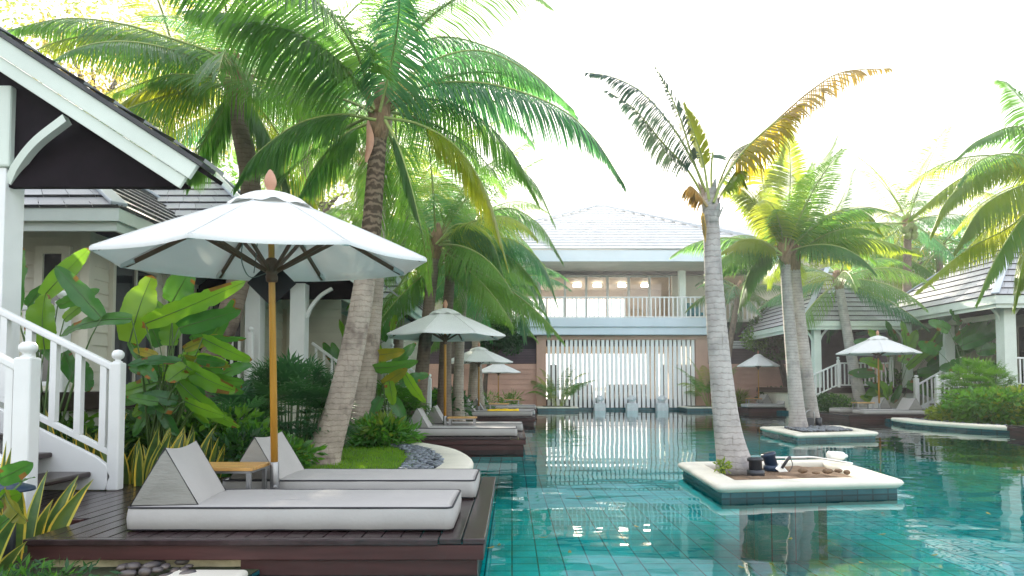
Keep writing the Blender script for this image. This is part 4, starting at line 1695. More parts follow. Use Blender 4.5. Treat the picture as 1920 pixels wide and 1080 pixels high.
# ------------------------------------------------------------------ villa C (left, middle distance)
vC = thing('villa', 'left villa in the middle distance with twin white columns behind the palms', 'villa', (-5, 15, LZ), 'villas on both sides of the pool')
Yc = 11.9
Ec = P(700, 548, Yc)
rxc = Ec.x - 1.85
sl = .74
def zc_(x): return Ec.z + (Ec.x - x) * sl
upc = V((sl, 0, 1)).normalized()
def rpc(x, y, k=0): return V((x, y, zc_(x))) + upc * k
mb = MB()
courses(mb, rpc(Ec.x + .12, Yc, .2), rpc(Ec.x + .12, Yc + 1.2, .2), rpc(rxc, Yc + 1.2, .2), rpc(rxc, Yc, .2), 14, .34, .03)
mb.add([rpc(rxc, Yc, .2), rpc(rxc, Yc + 1.2, .2), V((2 * rxc - Ec.x, Yc + 1.2, Ec.z)), V((2 * rxc - Ec.x, Yc, Ec.z))], [(0, 1, 2, 3)])
ro = mb.build('porch_roof', M['rooftile'], vC)
mb = MB()
p = [rpc(Ec.x, Yc, -.08), rpc(Ec.x + .1, Yc, .19), rpc(rxc, Yc, .19), rpc(rxc, Yc, -.08)]
mb.prism(p, V((0, .04, 0)))
mb.build('barge_board', M['trim'], ro)
zb = P(520, 561, Yc + .5).z
mb = MB().prism([V((rxc, Yc + .5, zc_(rxc))), V((2 * rxc - Ec.x, Yc + .5, zb)), V((Ec.x - (zb - Ec.z) / sl, Yc + .5, zb))], V((0, .05, 0)))
mb.build('gable_panel', M['darkceil'], vC)
x1c, x2c = P(479, 560, Yc + .3).x, P(562, 560, Yc + .3).x
column(vC, x1c, Yc + .3, .2, zb + .25, .27, mat_='white')
column(vC, x2c, Yc + .3, .2, zb + .25, .27, brackets=((1, 0),), mat_='white')
MB().box(-9, x2c + .3, Yc, Yc + 4, FL - .2, FL).build('porch_floor', M['tread'], vC)
MB().box(-9, x2c + .15, Yc + .1, Yc + 4, LZ - .1, FL - .205).build('plinth', M['cream'], vC)
mb = MB()
yw = Yc + 2.6
courses(mb, (-9.5, yw, .2), (P(640, 600, yw).x, yw, .2), (P(640, 600, yw).x, yw, 3.3), (-9.5, yw, 3.3), 18, 0, .022)
mb.build('wall', M['cream'], vC)
MB().box(-9.5, P(575, 560, yw - .06).x, yw - .1, yw - .035, P(500, 580, yw).z, P(500, 562, yw).z).build('beam', M['cream'], vC)
window(vC, (P(500, 600, yw - .04).x, yw - .04), (P(545, 600, yw - .04).x, yw - .04), FL, 3.05, 1, 1, 'door', pane='curtain')
window(vC, (P(400, 600, yw - .04).x, yw - .04), (P(470, 600, yw - .04).x, yw - .04), FL, 3.05, 2, 1)
# rear hipped bay
yb_ = 16.4
ec = P(766, 574, yb_)
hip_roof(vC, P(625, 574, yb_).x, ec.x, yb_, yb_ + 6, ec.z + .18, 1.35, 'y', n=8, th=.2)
mb = MB()
courses(mb, (P(560, 574, yb_ + .9).x, yb_ + 1.9, .2), (ec.x - .55, yb_ + 1.9, .2), (ec.x - .55, yb_ + 1.9, ec.z), (P(560, 574, yb_ + .9).x, yb_ + 1.9, ec.z), 16, 0, .022)
courses(mb, (ec.x - .55, yb_ + 1.9, .2), (ec.x - .55, yb_ + 6, .2), (ec.x - .55, yb_ + 6, ec.z), (ec.x - .55, yb_ + 1.9, ec.z), 16, 0, .022)
mb.build('rear_wall', M['cream'], vC)
column(vC, P(727, 600, yb_ + .35).x, yb_ + .35, .2, ec.z + .02, .25, brackets=((1, 0), (-1, 0)))
MB().box(P(600, 600, yb_).x, ec.x - .3, yb_ + .3, yb_ + 1.85, FL - .2, FL).build('rear_floor', M['tread'], vC)
MB().box(P(600, 600, yb_).x, ec.x - .35, yb_ + .35, yb_ + 1.8, LZ - .1, FL - .205).build('rear_plinth', M['cream'], vC)
railing('white porch railing behind the fan palm bush', (P(400, 640, 11.8).x, 11.8, FL), (P(470, 640, 11.8).x, 11.8, FL), .9, .13, 'porch_railing', posts=(0, 1), newel_h=1.0)
railing('white stair railing half hidden behind the leaning palm trunks', (P(690, 760, 13.0).x, 13.0, .3), (P(585, 655, 13.0).x, 13.0, 1.1), .85, .2, 'stair_railing', posts=(0,), newel_h=1.0, group='stair railings')
railing('white stair railing between the palm trunks behind the second deck', (P(805, 750, 16.4).x, 16.4, .3), (P(735, 690, 16.4).x, 16.4, 1.05), .85, .2, 'stair_railing', posts=(0, 1), newel_h=1.0, group='stair railings')

# ------------------------------------------------------------------ main building at the end of the pool
YB = 30.4
mbd = thing('resort_building', 'two storey pavilion with grey hipped roof closing the far end of the pool', 'building', (5, 33, LZ))
def X(px, Y=YB): return P(px, HOR, Y).x
def Zz(py, Y=YB): return P(960, py, Y).z
# lower side walls: boards and louvres
def lower_side(x0, x1):
    mb = MB()
    courses(mb, (x0, YB + .15, .0), (x1, YB + .15, .0), (x1, YB + .15, Zz(682)), (x0, YB + .15, Zz(682)), 9, 0, .03)
    mb.build('board_wall', M['salmonboard'], mbd)
    mb = MB()
    z0, z1 = Zz(682) + .02, Zz(654)
    for i in range(9):
        z = z0 + (z1 - z0) * (i + .5) / 9
        mb.beam((x0, YB + .2, z), (x1, YB + .2, z), .07, .05)
    mb.build('louver', M['louver'], mbd)
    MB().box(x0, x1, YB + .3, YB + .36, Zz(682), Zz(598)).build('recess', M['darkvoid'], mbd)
lower_side(X(560), X(1006))
lower_side(X(1328), X(1780))
# pillars and beam round the screen
mb = MB()
mb.box(X(1006), X(1024), YB - .02, YB + .5, -.1, Zz(630))
mb.box(X(1305), X(1328), YB - .02, YB + .5, -.1, Zz(630))
mb.box(X(1006) , X(1328), YB - .04, YB + .5, Zz(637), Zz(629))
mb.build('portal', M['salmon'], mbd, bevel=.01)
# blue grey floor band, two steps
mb = MB()
mb.box(X(967), X(1329), YB - .35, YB + .8, Zz(614), Zz(597))
mb.box(X(969), X(1327), YB - .28, YB + .8, Zz(628.5), Zz(614.3))
mb.build('floor_band', M['greywhite'], mbd, bevel=.015)
mb = MB()
mb.box(X(560), X(960), YB + 1.4, YB + 2, Zz(636), Zz(606))
mb.box(X(1332), X(1800), YB + .9, YB + 1.6, Zz(632), Zz(604))
mb.build('side_floor_band', M['greywhite'], mbd, bevel=.015)
mb = MB()
for (xa, xb) in ((X(740), X(800)), (X(1340), X(1420)), (X(1480), X(1570))):
    for i in range(5):
        z = Zz(652) + (Zz(640) - Zz(652)) * i / 4
        mb.beam((xa, YB + .1, z), (xb, YB + .1, z), .05, .04)
mb.build('white_louver', M['white'], mbd)
# upper room
YU = 32.6
za, zt = Zz(598), Zz(514, YU)
MB().box(X(760), X(1560), YU - 2.2, YU + 6.5, za - .12, za - .01).build('upper_floor', M['paving'], mbd)
MB().add([V((X(760), YU + .05, zt + .1)), V((X(1560), YU + .05, zt + .1)), V((X(1560), YU + 6.5, zt + .1)), V((X(760), YU + 6.5, zt + .1))], [(3, 2, 1, 0)]).build('room_ceiling', M['wood_warm'], mbd)
mb = MB()
zh = za + 2.05
mb.box(X(760), X(1560), YU + 6.3, YU + 6.45, zh, zt + .1)
for i in range(9):
    x = X(900) + i * 1.75
    mb.box(x - .05, x + .05, YU + 6.3, YU + 6.45, za, zh)
mb.box(X(1230), X(1560), YU + 6.2, YU + 6.29, za, zt + .1)
mb.build('rear_wall', M['wood_warm'], mbd)
for xa, xb in ((1262, 1345), (1400, 1700), (700, 960)):
    MB().box(X(xa, YU), X(xb, YU), YU - .02, YU + .2, za, zt).build('upper_wall', M['cream'], mbd)
mb = MB().box(X(1279), X(1291), YU - 1.9, YU - 1.6, za, Zz(505))
mb.build('veranda_post', M['trim'], mbd)
xs_ = [X(v, YU) for v in (962, 1012, 1060, 1100, 1140, 1180, 1219, 1258)]
for i in range(7):
    window(mbd, (xs_[i] + .001, YU), (xs_[i + 1] - .001, YU), za, Zz(518, YU), 1, 1, 'window', frame='white', pane='glass', fw=.055)
MB().box(X(955, YU), X(1265, YU), YU - .05, YU + .1, Zz(517.5, YU), zt + .15).build('window_head', M['trim'], mbd)
# dark beam and the sloping boarded soffit
MB().box(X(780), X(1560), YU - .8, YU - .55, Zz(515, YU - .8), Zz(506, YU - .8)).build('beam', M['roofdark'], mbd)
YE = 29.2
zeb, zet = Zz(490, YE), Zz(468, YE)
def XE(px): return P(px, HOR, YE).x
x0r, x1r = XE(800), XE(1500)
yr0, yr1 = YE, 45.0
mb = MB()
mb.box(x0r, x1r, YE - .02, YE + .1, zeb, zet - .02)
mb.box(x1r - .1, x1r, YE + .102, yr1, zeb, zet - .02)
mb.box(x0r, x0r + .1, YE + .102, yr1, zeb, zet - .02)
mb.build('eave_board', M['greywhite'], mbd)
mb = MB()
n_ = 26
for i in range(n_):
    t0, t1 = i / n_, (i + 1) / n_
    y0_, y1_ = YE + .1 + (YU - YE) * t0, YE + .1 + (YU - YE) * t1 - .012
    za_ = zeb + .02
    mb.box(x0r + .1, x1r - .1, y0_, y1_, za_ + .0, za_ + .02)
mb.build('soffit', M['cream'], mbd)
apex = P(1127, 391, 37.0)
A_, B_ = V((apex.x - .35, 37.0, apex.z)), V((apex.x + .35, 37.0, apex.z))
mb = MB()
c0, c1, c2, c3 = V((x0r - .05, YE - .06, zet)), V((x1r + .05, YE - .06, zet)), V((x1r + .05, yr1, zet)), V((x0r - .05, yr1, zet))
courses(mb, c0, c1, B_, A_, 17, 0, .07)
courses(mb, c1, c2, B_, B_, 17, 0, .07)
courses(mb, c3, c0, A_, A_, 17, 0, .07)
courses(mb, c2, c3, A_, B_, 17, 0, .07)
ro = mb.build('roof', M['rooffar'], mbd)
mb = MB()
for a, b in ((c0, A_), (c1, B_), (A_, B_)):
    mb.beam(a + Z * .12, b + Z * .12, .3, .12)
mb.build('ridge_cap', M['roofcap'], ro)
# right wing roof behind
zrw = Zz(421, 42)
mb = MB()
courses(mb, V((X(1180, 37), 37, Zz(470, 37))), V((X(1760, 37), 37, Zz(470, 37))), V((X(1700, 42), 42, zrw)), V((X(1180, 42), 42, zrw)), 12, 0, .07)
mb.add([V((X(1180, 42), 42, zrw)), V((X(1700, 42), 42, zrw)), V((X(1760, 47), 47, Zz(470, 37))), V((X(1180, 47), 47, Zz(470, 37)))], [(0, 1, 2, 3)])
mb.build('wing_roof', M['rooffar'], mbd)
MB().box(X(1300, 37.3), X(1750, 37.3), 37.3, 46, LZ, Zz(472, 37)).build('wing_wall', M['cream'], mbd)
MB().box(X(560, 38), X(800, 38), 33, 40, LZ, Zz(520, 33)).build('left_wing', M['cream'], mbd)
# lamps lit in the upper room
for px in (1082, 1120, 1166, 1210):
    c = P(px, 553, 36)
    MB().box(c.x - .22, c.x + .22, 35.96, 36.04, zt - .12, zt + .02).build('ceiling_lamp', M['lamp'], mbd)
# lobby behind the screen
mb = MB()
mb.add([V((X(1000), YB + .4, Zz(767))), V((X(1330), YB + .4, Zz(767))), V((X(1330), 44, Zz(767))), V((X(1000), 44, Zz(767)))], [(0, 1, 2, 3)])
mb.build('lobby_floor', M['paving'], mbd)
mb = MB()
mb.box(X(1012), X(1322), 35.0, 35.3, P(0, 663, 35).z, za - .13)
mb.build('lobby_beam', M['wood_warm'], mbd)
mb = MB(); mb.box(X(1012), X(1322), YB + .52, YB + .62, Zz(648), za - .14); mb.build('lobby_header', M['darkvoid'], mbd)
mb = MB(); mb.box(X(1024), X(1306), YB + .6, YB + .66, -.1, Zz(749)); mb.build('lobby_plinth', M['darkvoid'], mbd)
for px, wd_, k in ((1222, .5, 'wood_warm'), (1243, .3, 'darkvoid'), (1262, .5, 'wood_warm'), (1283, 1.0, 'darkvoid'), (1037, .35, 'darkvoid')):
    x = X(px, 34); MB().box(x - wd_ / 2, x + wd_ / 2, 33.8, 34.1, Zz(767), (za - .2) if k == 'wood_warm' else Zz(684, 34)).build('lobby_pillar', M[k], mbd)
for px in (1092, 1155, 1195):
    x = X(px, 40)
    r = thing('lobby_armchair', {1092: 'dark armchair seen through the slats at left', 1155: 'dark armchair seen through the middle of the slats', 1195: 'dark armchair beside the orange pillar behind the slats'}[px], 'armchair', (x, 40, Zz(767)), 'dark armchairs in the open lobby')
    z0 = Zz(767)
    MB().box(x - .55, x + .55, 39.6, 40.4, z0 + .12, z0 + .5).build('seat', M['black'], r, bevel=.08, seg=3)
    MB().box(x - .6, x + .6, 40.1, 40.4, z0 + .505, z0 + 1.15).build('backrest', M['black'], r, bevel=.08, seg=3)
    for s in (-1, 1):
        MB().box(x + s * .62 - .07, x + s * .62 + .07, 39.6, 40.09, z0 + .1, z0 + .7).build('armrest', M['black'], r, bevel=.05, seg=3)
x = X(1203, 36); c = P(1203, 693, 36)
MB().box(c.x - .12, c.x + .12, 36, 36.05, c.z - .16, c.z + .16)
# slat screen
scn = thing('slat_screen', 'tall white vertical slat screen at the far end of the pool', 'screen', (X(1164), YB, 0))
proto = None
n_ = 33
for i in range(n_):
    x = X(1029.5) + (X(1300.5) - X(1029.5)) * i / (n_ - 1)
    if proto is None:
        mb = MB().box(x - .067, x + .067, YB + .02, YB + .18, Zz(766.5), Zz(636.5))
        proto = mb.build('slat', M['slatwhite'], scn, bevel=.008); xf = x
    else:
        inst(proto, scn, loc=ORG[scn.name] + V((x - xf, 0, 0)), rot=(0, 0, 0))
mb = MB(); mb.box(X(1024), X(1305), YB - .3, YB + .25, -.1, Zz(767)); o = mb.build('base_kerb', M['walltile'], scn)
# balcony railings
railing('long white balustrade across the main balcony', (X(962), YB - .3, za), (X(1330), YB - .3, za), Zz(559) - za, .2, 'balcony_railing', bal=.05, posts=(), lowgap=.06)
railing('white balcony balustrade left of the main balcony, behind the small palm', (X(890, 31.6), 31.6, Zz(607, 31.6)), (X(948, 31.6), 31.6, Zz(607, 31.6)), 1.0, .2, 'balcony_railing', bal=.06, posts=(1,), finial=False, lowgap=.06)
railing('white balcony balustrade right of the big pool palm', (X(1358, 31.2), 31.2, Zz(604, 31.2)), (X(1440, 31.2), 31.2, Zz(604, 31.2)), .95, .2, 'balcony_railing', bal=.06, posts=(), lowgap=.06)
railing('white balcony balustrade far right beyond the twin palms', (X(1470, 31.2), 31.2, Zz(604, 31.2)), (X(1560, 31.2), 31.2, Zz(604, 31.2)), .95, .2, 'balcony_railing', bal=.06, posts=(), lowgap=.06)
MB().box(X(905, 33.2), X(960, 33.2), 33.2, 33.4, Zz(607), Zz(520)).build('side_wall', M['cream'], mbd)
for i, px in enumerate((1290, 1308)):
    x = X(px, 32)
    r = thing('balcony_chair', 'teal balcony chair ' + ('nearest the veranda post' if i == 0 else 'next to the big palm trunk'), 'chair', (x, 32, za), 'teal chairs on the balcony')
    MB().box(x - .25, x + .25, 31.75, 32.25, za + .3, za + .45).build('seat', M['teal_chair'], r, bevel=.03)
    MB().box(x - .25, x + .25, 32.17, 32.26, za + .452, za + .95).build('backrest', M['teal_chair'], r, bevel=.03)
    for sx in (-1, 1):
        for sy in (-1, 1):
            MB().box(x + sx * .2 - .02, x + sx * .2 + .02, 32 + sy * .2 - .02, 32 + sy * .2 + .02, za, za + .3).build('leg', M['tread'], r)

# fountain statues on the base kerb
def statue(px, label):
    Yf = 29.9
    c = P(px, 769, Yf)
    r = thing('fountain_statue', label, 'statue', (c.x, Yf, 0), 'carved stone fountain spouts in front of the screen')
    MB().box(c.x - .25, c.x + .25, Yf - .24, Yf + .22, -.3, .33).build('pedestal', M['stone'], r, bevel=.03)
    b = MB().lathe((c.x, Yf, .33), [(.12, 0), (.17, .02), (.11, .05), (.16, .12), (.185, .19), (.16, .26), (.11, .31), (.13, .34), (.05, .36)], 16)
    b.build('vessel', M['stone'], r)
    m = MB()
    for s in (-1, 1):
        m.lathe((c.x + s * .17, Yf - .05, .54), [(.02, -.05), (.04, -.03), (.045, .02), (.02, .05)], 8)
    m.tube([V((c.x, Yf - .1, .50)), V((c.x, Yf - .24, .485))], [.045, .035], 10)
    m.build('spout', M['stone'], r)
statue(1124, 'left carved stone fountain spout by the areca palm')
statue(1184.5, 'middle carved stone fountain spout')
statue(1241, 'right carved stone fountain spout')
def end_planter(px0, px1, label):
    a, b = P(px0, 770, 29.0), P(px1, 770, 29.0)
    r = thing('stone_planter', label, 'planter', ((a.x + b.x) / 2, 29.5, 0), 'low stone planters at the screen foot')
    MB().box(a.x + .05, b.x - .05, 28.75, 30.35, -.5, .13).build('tiled_wall', M['walltile'], r)
    MB().box(a.x, b.x, 28.7, 30.35, .133, .20).build('coping', M['coping'], r, bevel=.03, seg=3)
    MB().box(a.x + .3, b.x - .3, 29.0, 30.2, .203, .215).build('soil', M['ground'], r)
end_planter(1006, 1084, 'low stone planter at the left foot of the slat screen')
end_planter(1284, 1372, 'low stone planter at the right foot of the slat screen')

# ------------------------------------------------------------------ right villas
vR = thing('villa', 'right villa with a broad grey hipped porch roof on white columns', 'villa', (15, 18, LZ), 'villas on both sides of the pool')
c = P(1866, 553, 19.5)
zeR = c.z
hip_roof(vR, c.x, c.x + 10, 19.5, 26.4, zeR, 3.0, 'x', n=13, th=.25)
xcol = P(1886, 620, 20.1).x
column(vR, xcol, 20.1, .1, zeR - .1, .36, brackets=((-1, 0), (1, 0)))
column(vR, xcol, 22.85, .1, zeR - .1, .34, brackets=((0, -1), (0, 1)))
MB().box(xcol - .25, c.x + 10, 19.75, 26, FL - .2, FL).build('porch_floor', M['tread'], vR)
MB().box(xcol - .15, c.x + 10, 19.85, 26, LZ - .1, FL - .205).build('plinth', M['cream'], vR)
mb = MB()
courses(mb, (xcol + 2.6, 26, .2), (xcol + 2.6, 20.2, .2), (xcol + 2.6, 20.2, zeR - .2), (xcol + 2.6, 26, zeR - .2), 18, 0, .022)
courses(mb, (xcol - .3, 26, .2), (xcol + 2.55, 26, .2), (xcol + 2.55, 26, zeR - .2), (xcol - .3, 26, zeR - .2), 18, 0, .022)
mb.build('wall', M['cream'], vR)
MB().box(xcol - .05, xcol + .05, 20.3, 25.9, zeR - .62, zeR - .45).build('beam', M['cream'], vR)
window(vR, (xcol + 2.55, 23.0), (xcol + 2.55, 21.0), FL, 3.2, 2, 1, out=(-1, 0, 0))
railing('white porch railing at the right edge beyond the bright green shrubs', (P(1886, 700, 20.1).x + .2, 20.05, FL), (P(2050, 700, 20.1).x, 20.05, FL), .90, .13, 'porch_railing', posts=(), lowgap=.12)
vR2 = thing('villa', 'right villa farther back whose grey roof shows behind the twin palms', 'villa', (14, 26, LZ), 'villas on both sides of the pool')
c2 = P(1508, 612, 23.8)
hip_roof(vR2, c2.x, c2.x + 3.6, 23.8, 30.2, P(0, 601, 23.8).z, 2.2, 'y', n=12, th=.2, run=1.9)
zr2 = P(0, 601, 23.8).z
column(vR2, P(1530, 640, 24.2).x, 24.2, .2, zr2 - .1, .26, brackets=((-1, 0), (1, 0)))
column(vR2, P(1700, 640, 24.2).x, 24.2, .2, zr2 - .1, .26, brackets=((-1, 0), (1, 0)))
MB().box(P(1500, 640, 24).x + .6, c2.x + 4, 24.0, 30, FL - .2, FL).build('porch_floor', M['tread'], vR2)
MB().box(P(1500, 640, 24).x + .7, c2.x + 4, 24.1, 30, LZ - .1, FL - .205).build('plinth', M['cream'], vR2)
mb = MB()
courses(mb, (c2.x + .8, 27, .2), (c2.x + 4, 27, .2), (c2.x + 4, 27, zr2), (c2.x + .8, 27, zr2), 16, 0, .022)
mb.build('wall', M['louver'], vR2)
railing('white porch railing of the farther right villa above the clipped hedge', (P(1572, 700, 24.1).x, 24.1, FL), (P(1672, 700, 24.1).x, 24.1, FL), .88, .15, 'porch_railing', posts=(0, 1), newel_h=1.0)
railing('white stair railing sloping down behind the twin palms', (P(1496, 725, 23.9).x, 23.9, .4), (P(1570, 690, 24.05).x, 24.05, FL), .85, .17, 'stair_railing', posts=(0,), newel_h=.95, group='stair railings')
# right staircase
f0, f1 = P(1758, 745, 21.5), P(1719, 760, 22.8)
railing('front white stair railing on the right bank, half covered by shrubs', (f0.x, 21.5, .26), (f0.x + 1.5, 21.5, 1.05), .90, .17, 'stair_railing', posts=(0,), newel_h=1.1, group='stair railings', postw=.14)
railing('rear white stair railing on the right bank beside the cushions', (f1.x, 22.8, .22), (f1.x + 1.5, 22.8, 1.05), .90, .17, 'stair_railing', posts=(0,), newel_h=1.15, group='stair railings', postw=.14)
st = thing('staircase', 'small staircase between white railings on the right bank', 'stairs', (f0.x, 22.1, LZ))
for k in range(4):
    x0_ = f0.x + .15 + k * .33
    MB().box(x0_, x0_ + .36, 21.62, 22.7, .3 + k * .17, .345 + k * .17).build('tread', M['tread'], st, bevel=.01)
for yy in (21.57, 22.71):
    x0_ = f0.x
    MB().prism([V((x0_ + .02, yy, .14)), V((x0_ + .05, yy, .36)), V((x0_ + 1.5, yy, 1.1)), V((x0_ + 1.5, yy, .8)), V((x0_ + .45, yy, .14))], V((0, .035, 0))).build('stringer', M['white'], st)
# ------------------------------------------------------------------ palms
def gp(px, py, z=LZ):
    return G(px, py, z)


b1 = gp(600, 868, .14)
Y1 = b1.y
r1, t1 = palm('big leaning coconut palm with a cracked pale trunk rising from the lawn',
              [b1, P(636, 760, Y1), P(672, 600, Y1), P(694, 450, Y1), P(703, 340, Y1), P(712, 225, Y1)], .19, .105, 'trunk_two', flare=1.45)
W1 = .78
px_frond(r1, [(716, 215), (760, 178), (830, 155), (930, 160), (1040, 198), (1110, 255), (1170, 345)], Y1, 'frond_blue', .70, 95, .85, .036, .2)
px_frond(r1, [(712, 210, 8.3), (735, 110, 8.1), (748, 20, 7.6), (745, -70, 6.9)], Y1, 'frond_blue', .8, 70, 1.0, .04, .12)
px_frond(r1, [(700, 200, 8.2), (665, 90, 7.8), (590, 0, 7.3), (480, -55, 6.8), (350, -75, 6.3), (220, -50, 5.9)], Y1, 'frond', 1.0, 110, .8, .042, .12)
px_frond(r1, [(702, 205, 8.2), (640, 120, 7.9), (560, 60, 7.6), (470, 30, 7.4), (360, 20, 7.2)], Y1, 'frond', .85, 90, .85, .04, .15)
px_frond(r1, [(700, 210, 8.3), (640, 185, 8.5), (540, 160, 8.6), (420, 148, 8.7), (320, 140, 8.8), (215, 175, 8.9)], Y1, 'frond', .62, 90, .75, .036, .15)
px_frond(r1, [(705, 225, 8.2), (640, 215, 8.1), (560, 232, 8.0), (480, 290, 8.0), (440, 350, 8.0)], Y1, 'frond', .6, 80, .85, .034, .15)
px_frond(r1, [(702, 228), (650, 250), (600, 300), (560, 370)], Y1, 'frond', .62, 60, .8, .034, .15)
px_frond(r1, [(722, 225), (745, 270), (768, 340), (790, 430)], 7.9, 'frond', .42, 60, 1.0, .034, .15)
px_frond(r1, [(720, 220, 8.3), (790, 235, 8.4), (860, 280, 8.5), (915, 370, 8.6), (952, 500, 8.6)], Y1, 'frond_gold', .55, 90, .9, .034, .2)
px_frond(r1, [(716, 212, 8.5), (800, 185, 8.8), (890, 215, 9.1), (960, 285, 9.3), (1010, 380, 9.4)], Y1, 'frond', .62, 80, .85, .034, .15)
px_frond(r1, [(708, 205), (700, 120), (720, 30), (790, -30)], 8.6, 'frond', .75, 70, .8, .036, .12)
px_frond(r1, [(712, 205, 8.4), (800, 120, 8.6), (900, 95, 8.8), (1000, 140, 9), (1075, 205, 9.2)], Y1, 'frond_blue', .6, 85, .85, .034, .25)
crown_rand(r1, t1, 8, 2.7, ('frond',), 2, 50, .012, 3, az0=.3, azr=2.6)
# spathe and flower stalks
mb = MB()
sp = catmull([P(690, 225, Y1 - .15), P(694, 265, Y1 - .22), P(686, 305, Y1 - .24)], 8)
vs = []
for i, p in enumerate(sp):
    wd = .05 * math.sin(math.pi * (i + .6) / 9.5)
    vs += [p + V((-wd, 0, 0)), p + V((0, -.035, 0)), p + V((wd, 0, 0))]
mb.add(vs, [(i * 3 + j, i * 3 + j + 1, i * 3 + j + 4, i * 3 + j + 3) for i in range(8) for j in range(2)], 0, True)
mb.build('spathe', M['finial'], r1)
mb = MB()
for k in range(9):
    e = P(770 - abs(k - 4) * 5, 143 + k * 5, Y1 - .1)
    mb.tube(catmull([P(722, 190, Y1), P(742, 168 + k, Y1 - .1), e], 6), [.012, .012, .011, .010, .009, .008, .006], 5)
mb.build('flower_stalk', M['flower'], r1)

b2 = gp(667, 832, .14)
r2, t2 = palm('second palm trunk standing just behind the big leaning palm', [b2, P(683, 740, b2.y), P(697, 600, b2.y), P(704, 500, b2.y), P(712, 330, b2.y), P(735, 120, b2.y)], .21, .11, 'trunk', flare=1.35)
crown_rand(r2, t2, 8, 3.2, ('frond', 'frond_blue', 'frond'), 1, 56, .012, 21, az0=-1.0, azr=4.2)
px_frond(r2, [(738, 115, 10.9), (820, 70, 11.0), (920, 90, 11.2), (1010, 145, 11.3), (1080, 215, 11.3)], 11, 'frond_blue', .75, 90, .8, .04, .15)

Y3 = 9.6
r3, t3 = palm('dark ringed palm rising behind the largest umbrella', [gp(338, 838, .14).lerp(P(338, 838, Y3), 1), P(385, 700, Y3), P(430, 590, Y3), P(468, 430, Y3), P(468, 330, Y3), P(448, 225, Y3), P(440, 150, Y3)], .19, .13, 'trunk_dark')
px_frond(r3, [(440, 140), (400, 100), (330, 75), (230, 45), (120, 35), (0, 60)], Y3 - .6, 'frond', .7, 95, .9, .04, .12)
px_frond(r3, [(440, 145), (390, 140), (320, 150), (250, 180), (215, 205)], Y3 - .4, 'frond_gold', .6, 70, .9, .036, .15)
px_frond(r3, [(440, 150), (420, 200), (380, 270), (350, 350)], Y3 - .5, 'frond', .7, 70, .8, .036, .15)
px_frond(r3, [(440, 150), (480, 210), (520, 290), (550, 380)], Y3 - .3, 'frond', .7, 70, .85, .036, .15)
crown_rand(r3, t3, 13, 3.0, ('frond', 'frond', 'frond_gold'), 1, 52, .013, 5)

# bunch of background palms on the left
def bgpalm(label, bx, by, bz, tx, ty, Y, r, L, cnt, seed, bark='trunk', mats=('frond', 'frond_blue', 'frond'), mid=None, lo=0, lw=.0105, n=62, az0=0, azr=6.283, dx=0):
    base = P(bx, by, Y)
    base.z = bz
    top = P(tx, ty, Y)
    midp = P(*mid, Y) if mid else base.lerp(top, .5) + V((dx, 0, 0))
    root, t = palm(label, [base, midp, top], r, r * .62, bark, ringn=9)
    crown_rand(root, t, cnt, L, mats, lo, n, lw, seed, az0, azr)
    return root, t


r4, t4 = bgpalm('palm with a dark ringed trunk left of the second umbrella', 780, 760, LZ, 817, 462, 13.8, .17, 3.0, 15, 31, 'trunk_dark', mid=(797, 640), lo=1, mats=('frond', 'frond_gold', 'frond'))
r5, t5 = bgpalm('palm right behind the pole of the second umbrella', 832, 768, LZ, 846, 492, 14.8, .17, 2.9, 14, 32, 'trunk_dark', mid=(836, 640), lo=1)
px_frond(r5, [(846, 485), (890, 420), (950, 390), (1010, 420), (1055, 490)], 14.6, 'frond', .75, 100, .85, .026, .15)
px_frond(r5, [(846, 490), (900, 455), (970, 455), (1020, 500), (1045, 570)], 14.3, 'frond_blue', .75, 100, .9, .026, .15)
px_frond(r4, [(817, 455), (870, 350), (940, 300), (1000, 340), (1040, 420)], 13.9, 'frond', .8, 100, .85, .026, .15)
px_frond(r4, [(817, 458), (860, 420), (915, 440), (945, 520)], 13.5, 'frond', .7, 100, .9, .026, .15)
bgpalm('pale palm trunk just left of the third umbrella', 858, 757, LZ, 872, 520, 17.5, .16, 2.6, 12, 33, 'trunk', mid=(862, 650), lo=2)
r7, t7 = bgpalm('small palm with drooping fronds before the left balcony', 884, 760, LZ, 905, 545, 21.5, .17, 2.9, 14, 34, 'trunk', mid=(890, 670), lo=2)
px_frond(r7, [(905, 540), (940, 500), (990, 515), (1020, 570), (1030, 630)], 21, 'frond_blue', .9, 100, .9, .026, .15)
px_frond(r7, [(905, 545), (950, 530), (975, 570), (985, 640)], 20.8, 'frond_blue', .8, 100, .95, .026, .15)
bgpalm('tall back palm crown filling the gap above the villa porch', 585, 800, LZ, 560, 170, 15, .18, 3.6, 15, 35, 'trunk_dark', mid=(590, 500), lo=1)
bgpalm('back palm whose fronds hang over the villa roof at upper left', 250, 700, LZ, 330, 120, 17, .18, 3.6, 14, 36, 'trunk_dark', lo=1, mats=('frond_gold', 'frond', 'frond_gold'))
bgpalm('back palm between the leaning palm and the second umbrella', 740, 760, LZ, 760, 380, 18, .17, 3.4, 15, 37, 'trunk', lo=1, mats=('frond', 'frond_gold', 'frond'))
bgpalm('tall back palm behind the second left villa', 640, 700, LZ, 680, 300, 22, .18, 3.9, 11, 38, 'trunk', lo=1, mats=('frond_gold', 'frond', 'frond'))
bgpalm('palm behind the second umbrella with a low full crown', 900, 700, LZ, 880, 420, 24, .18, 3.6, 15, 39, 'trunk', lo=1)

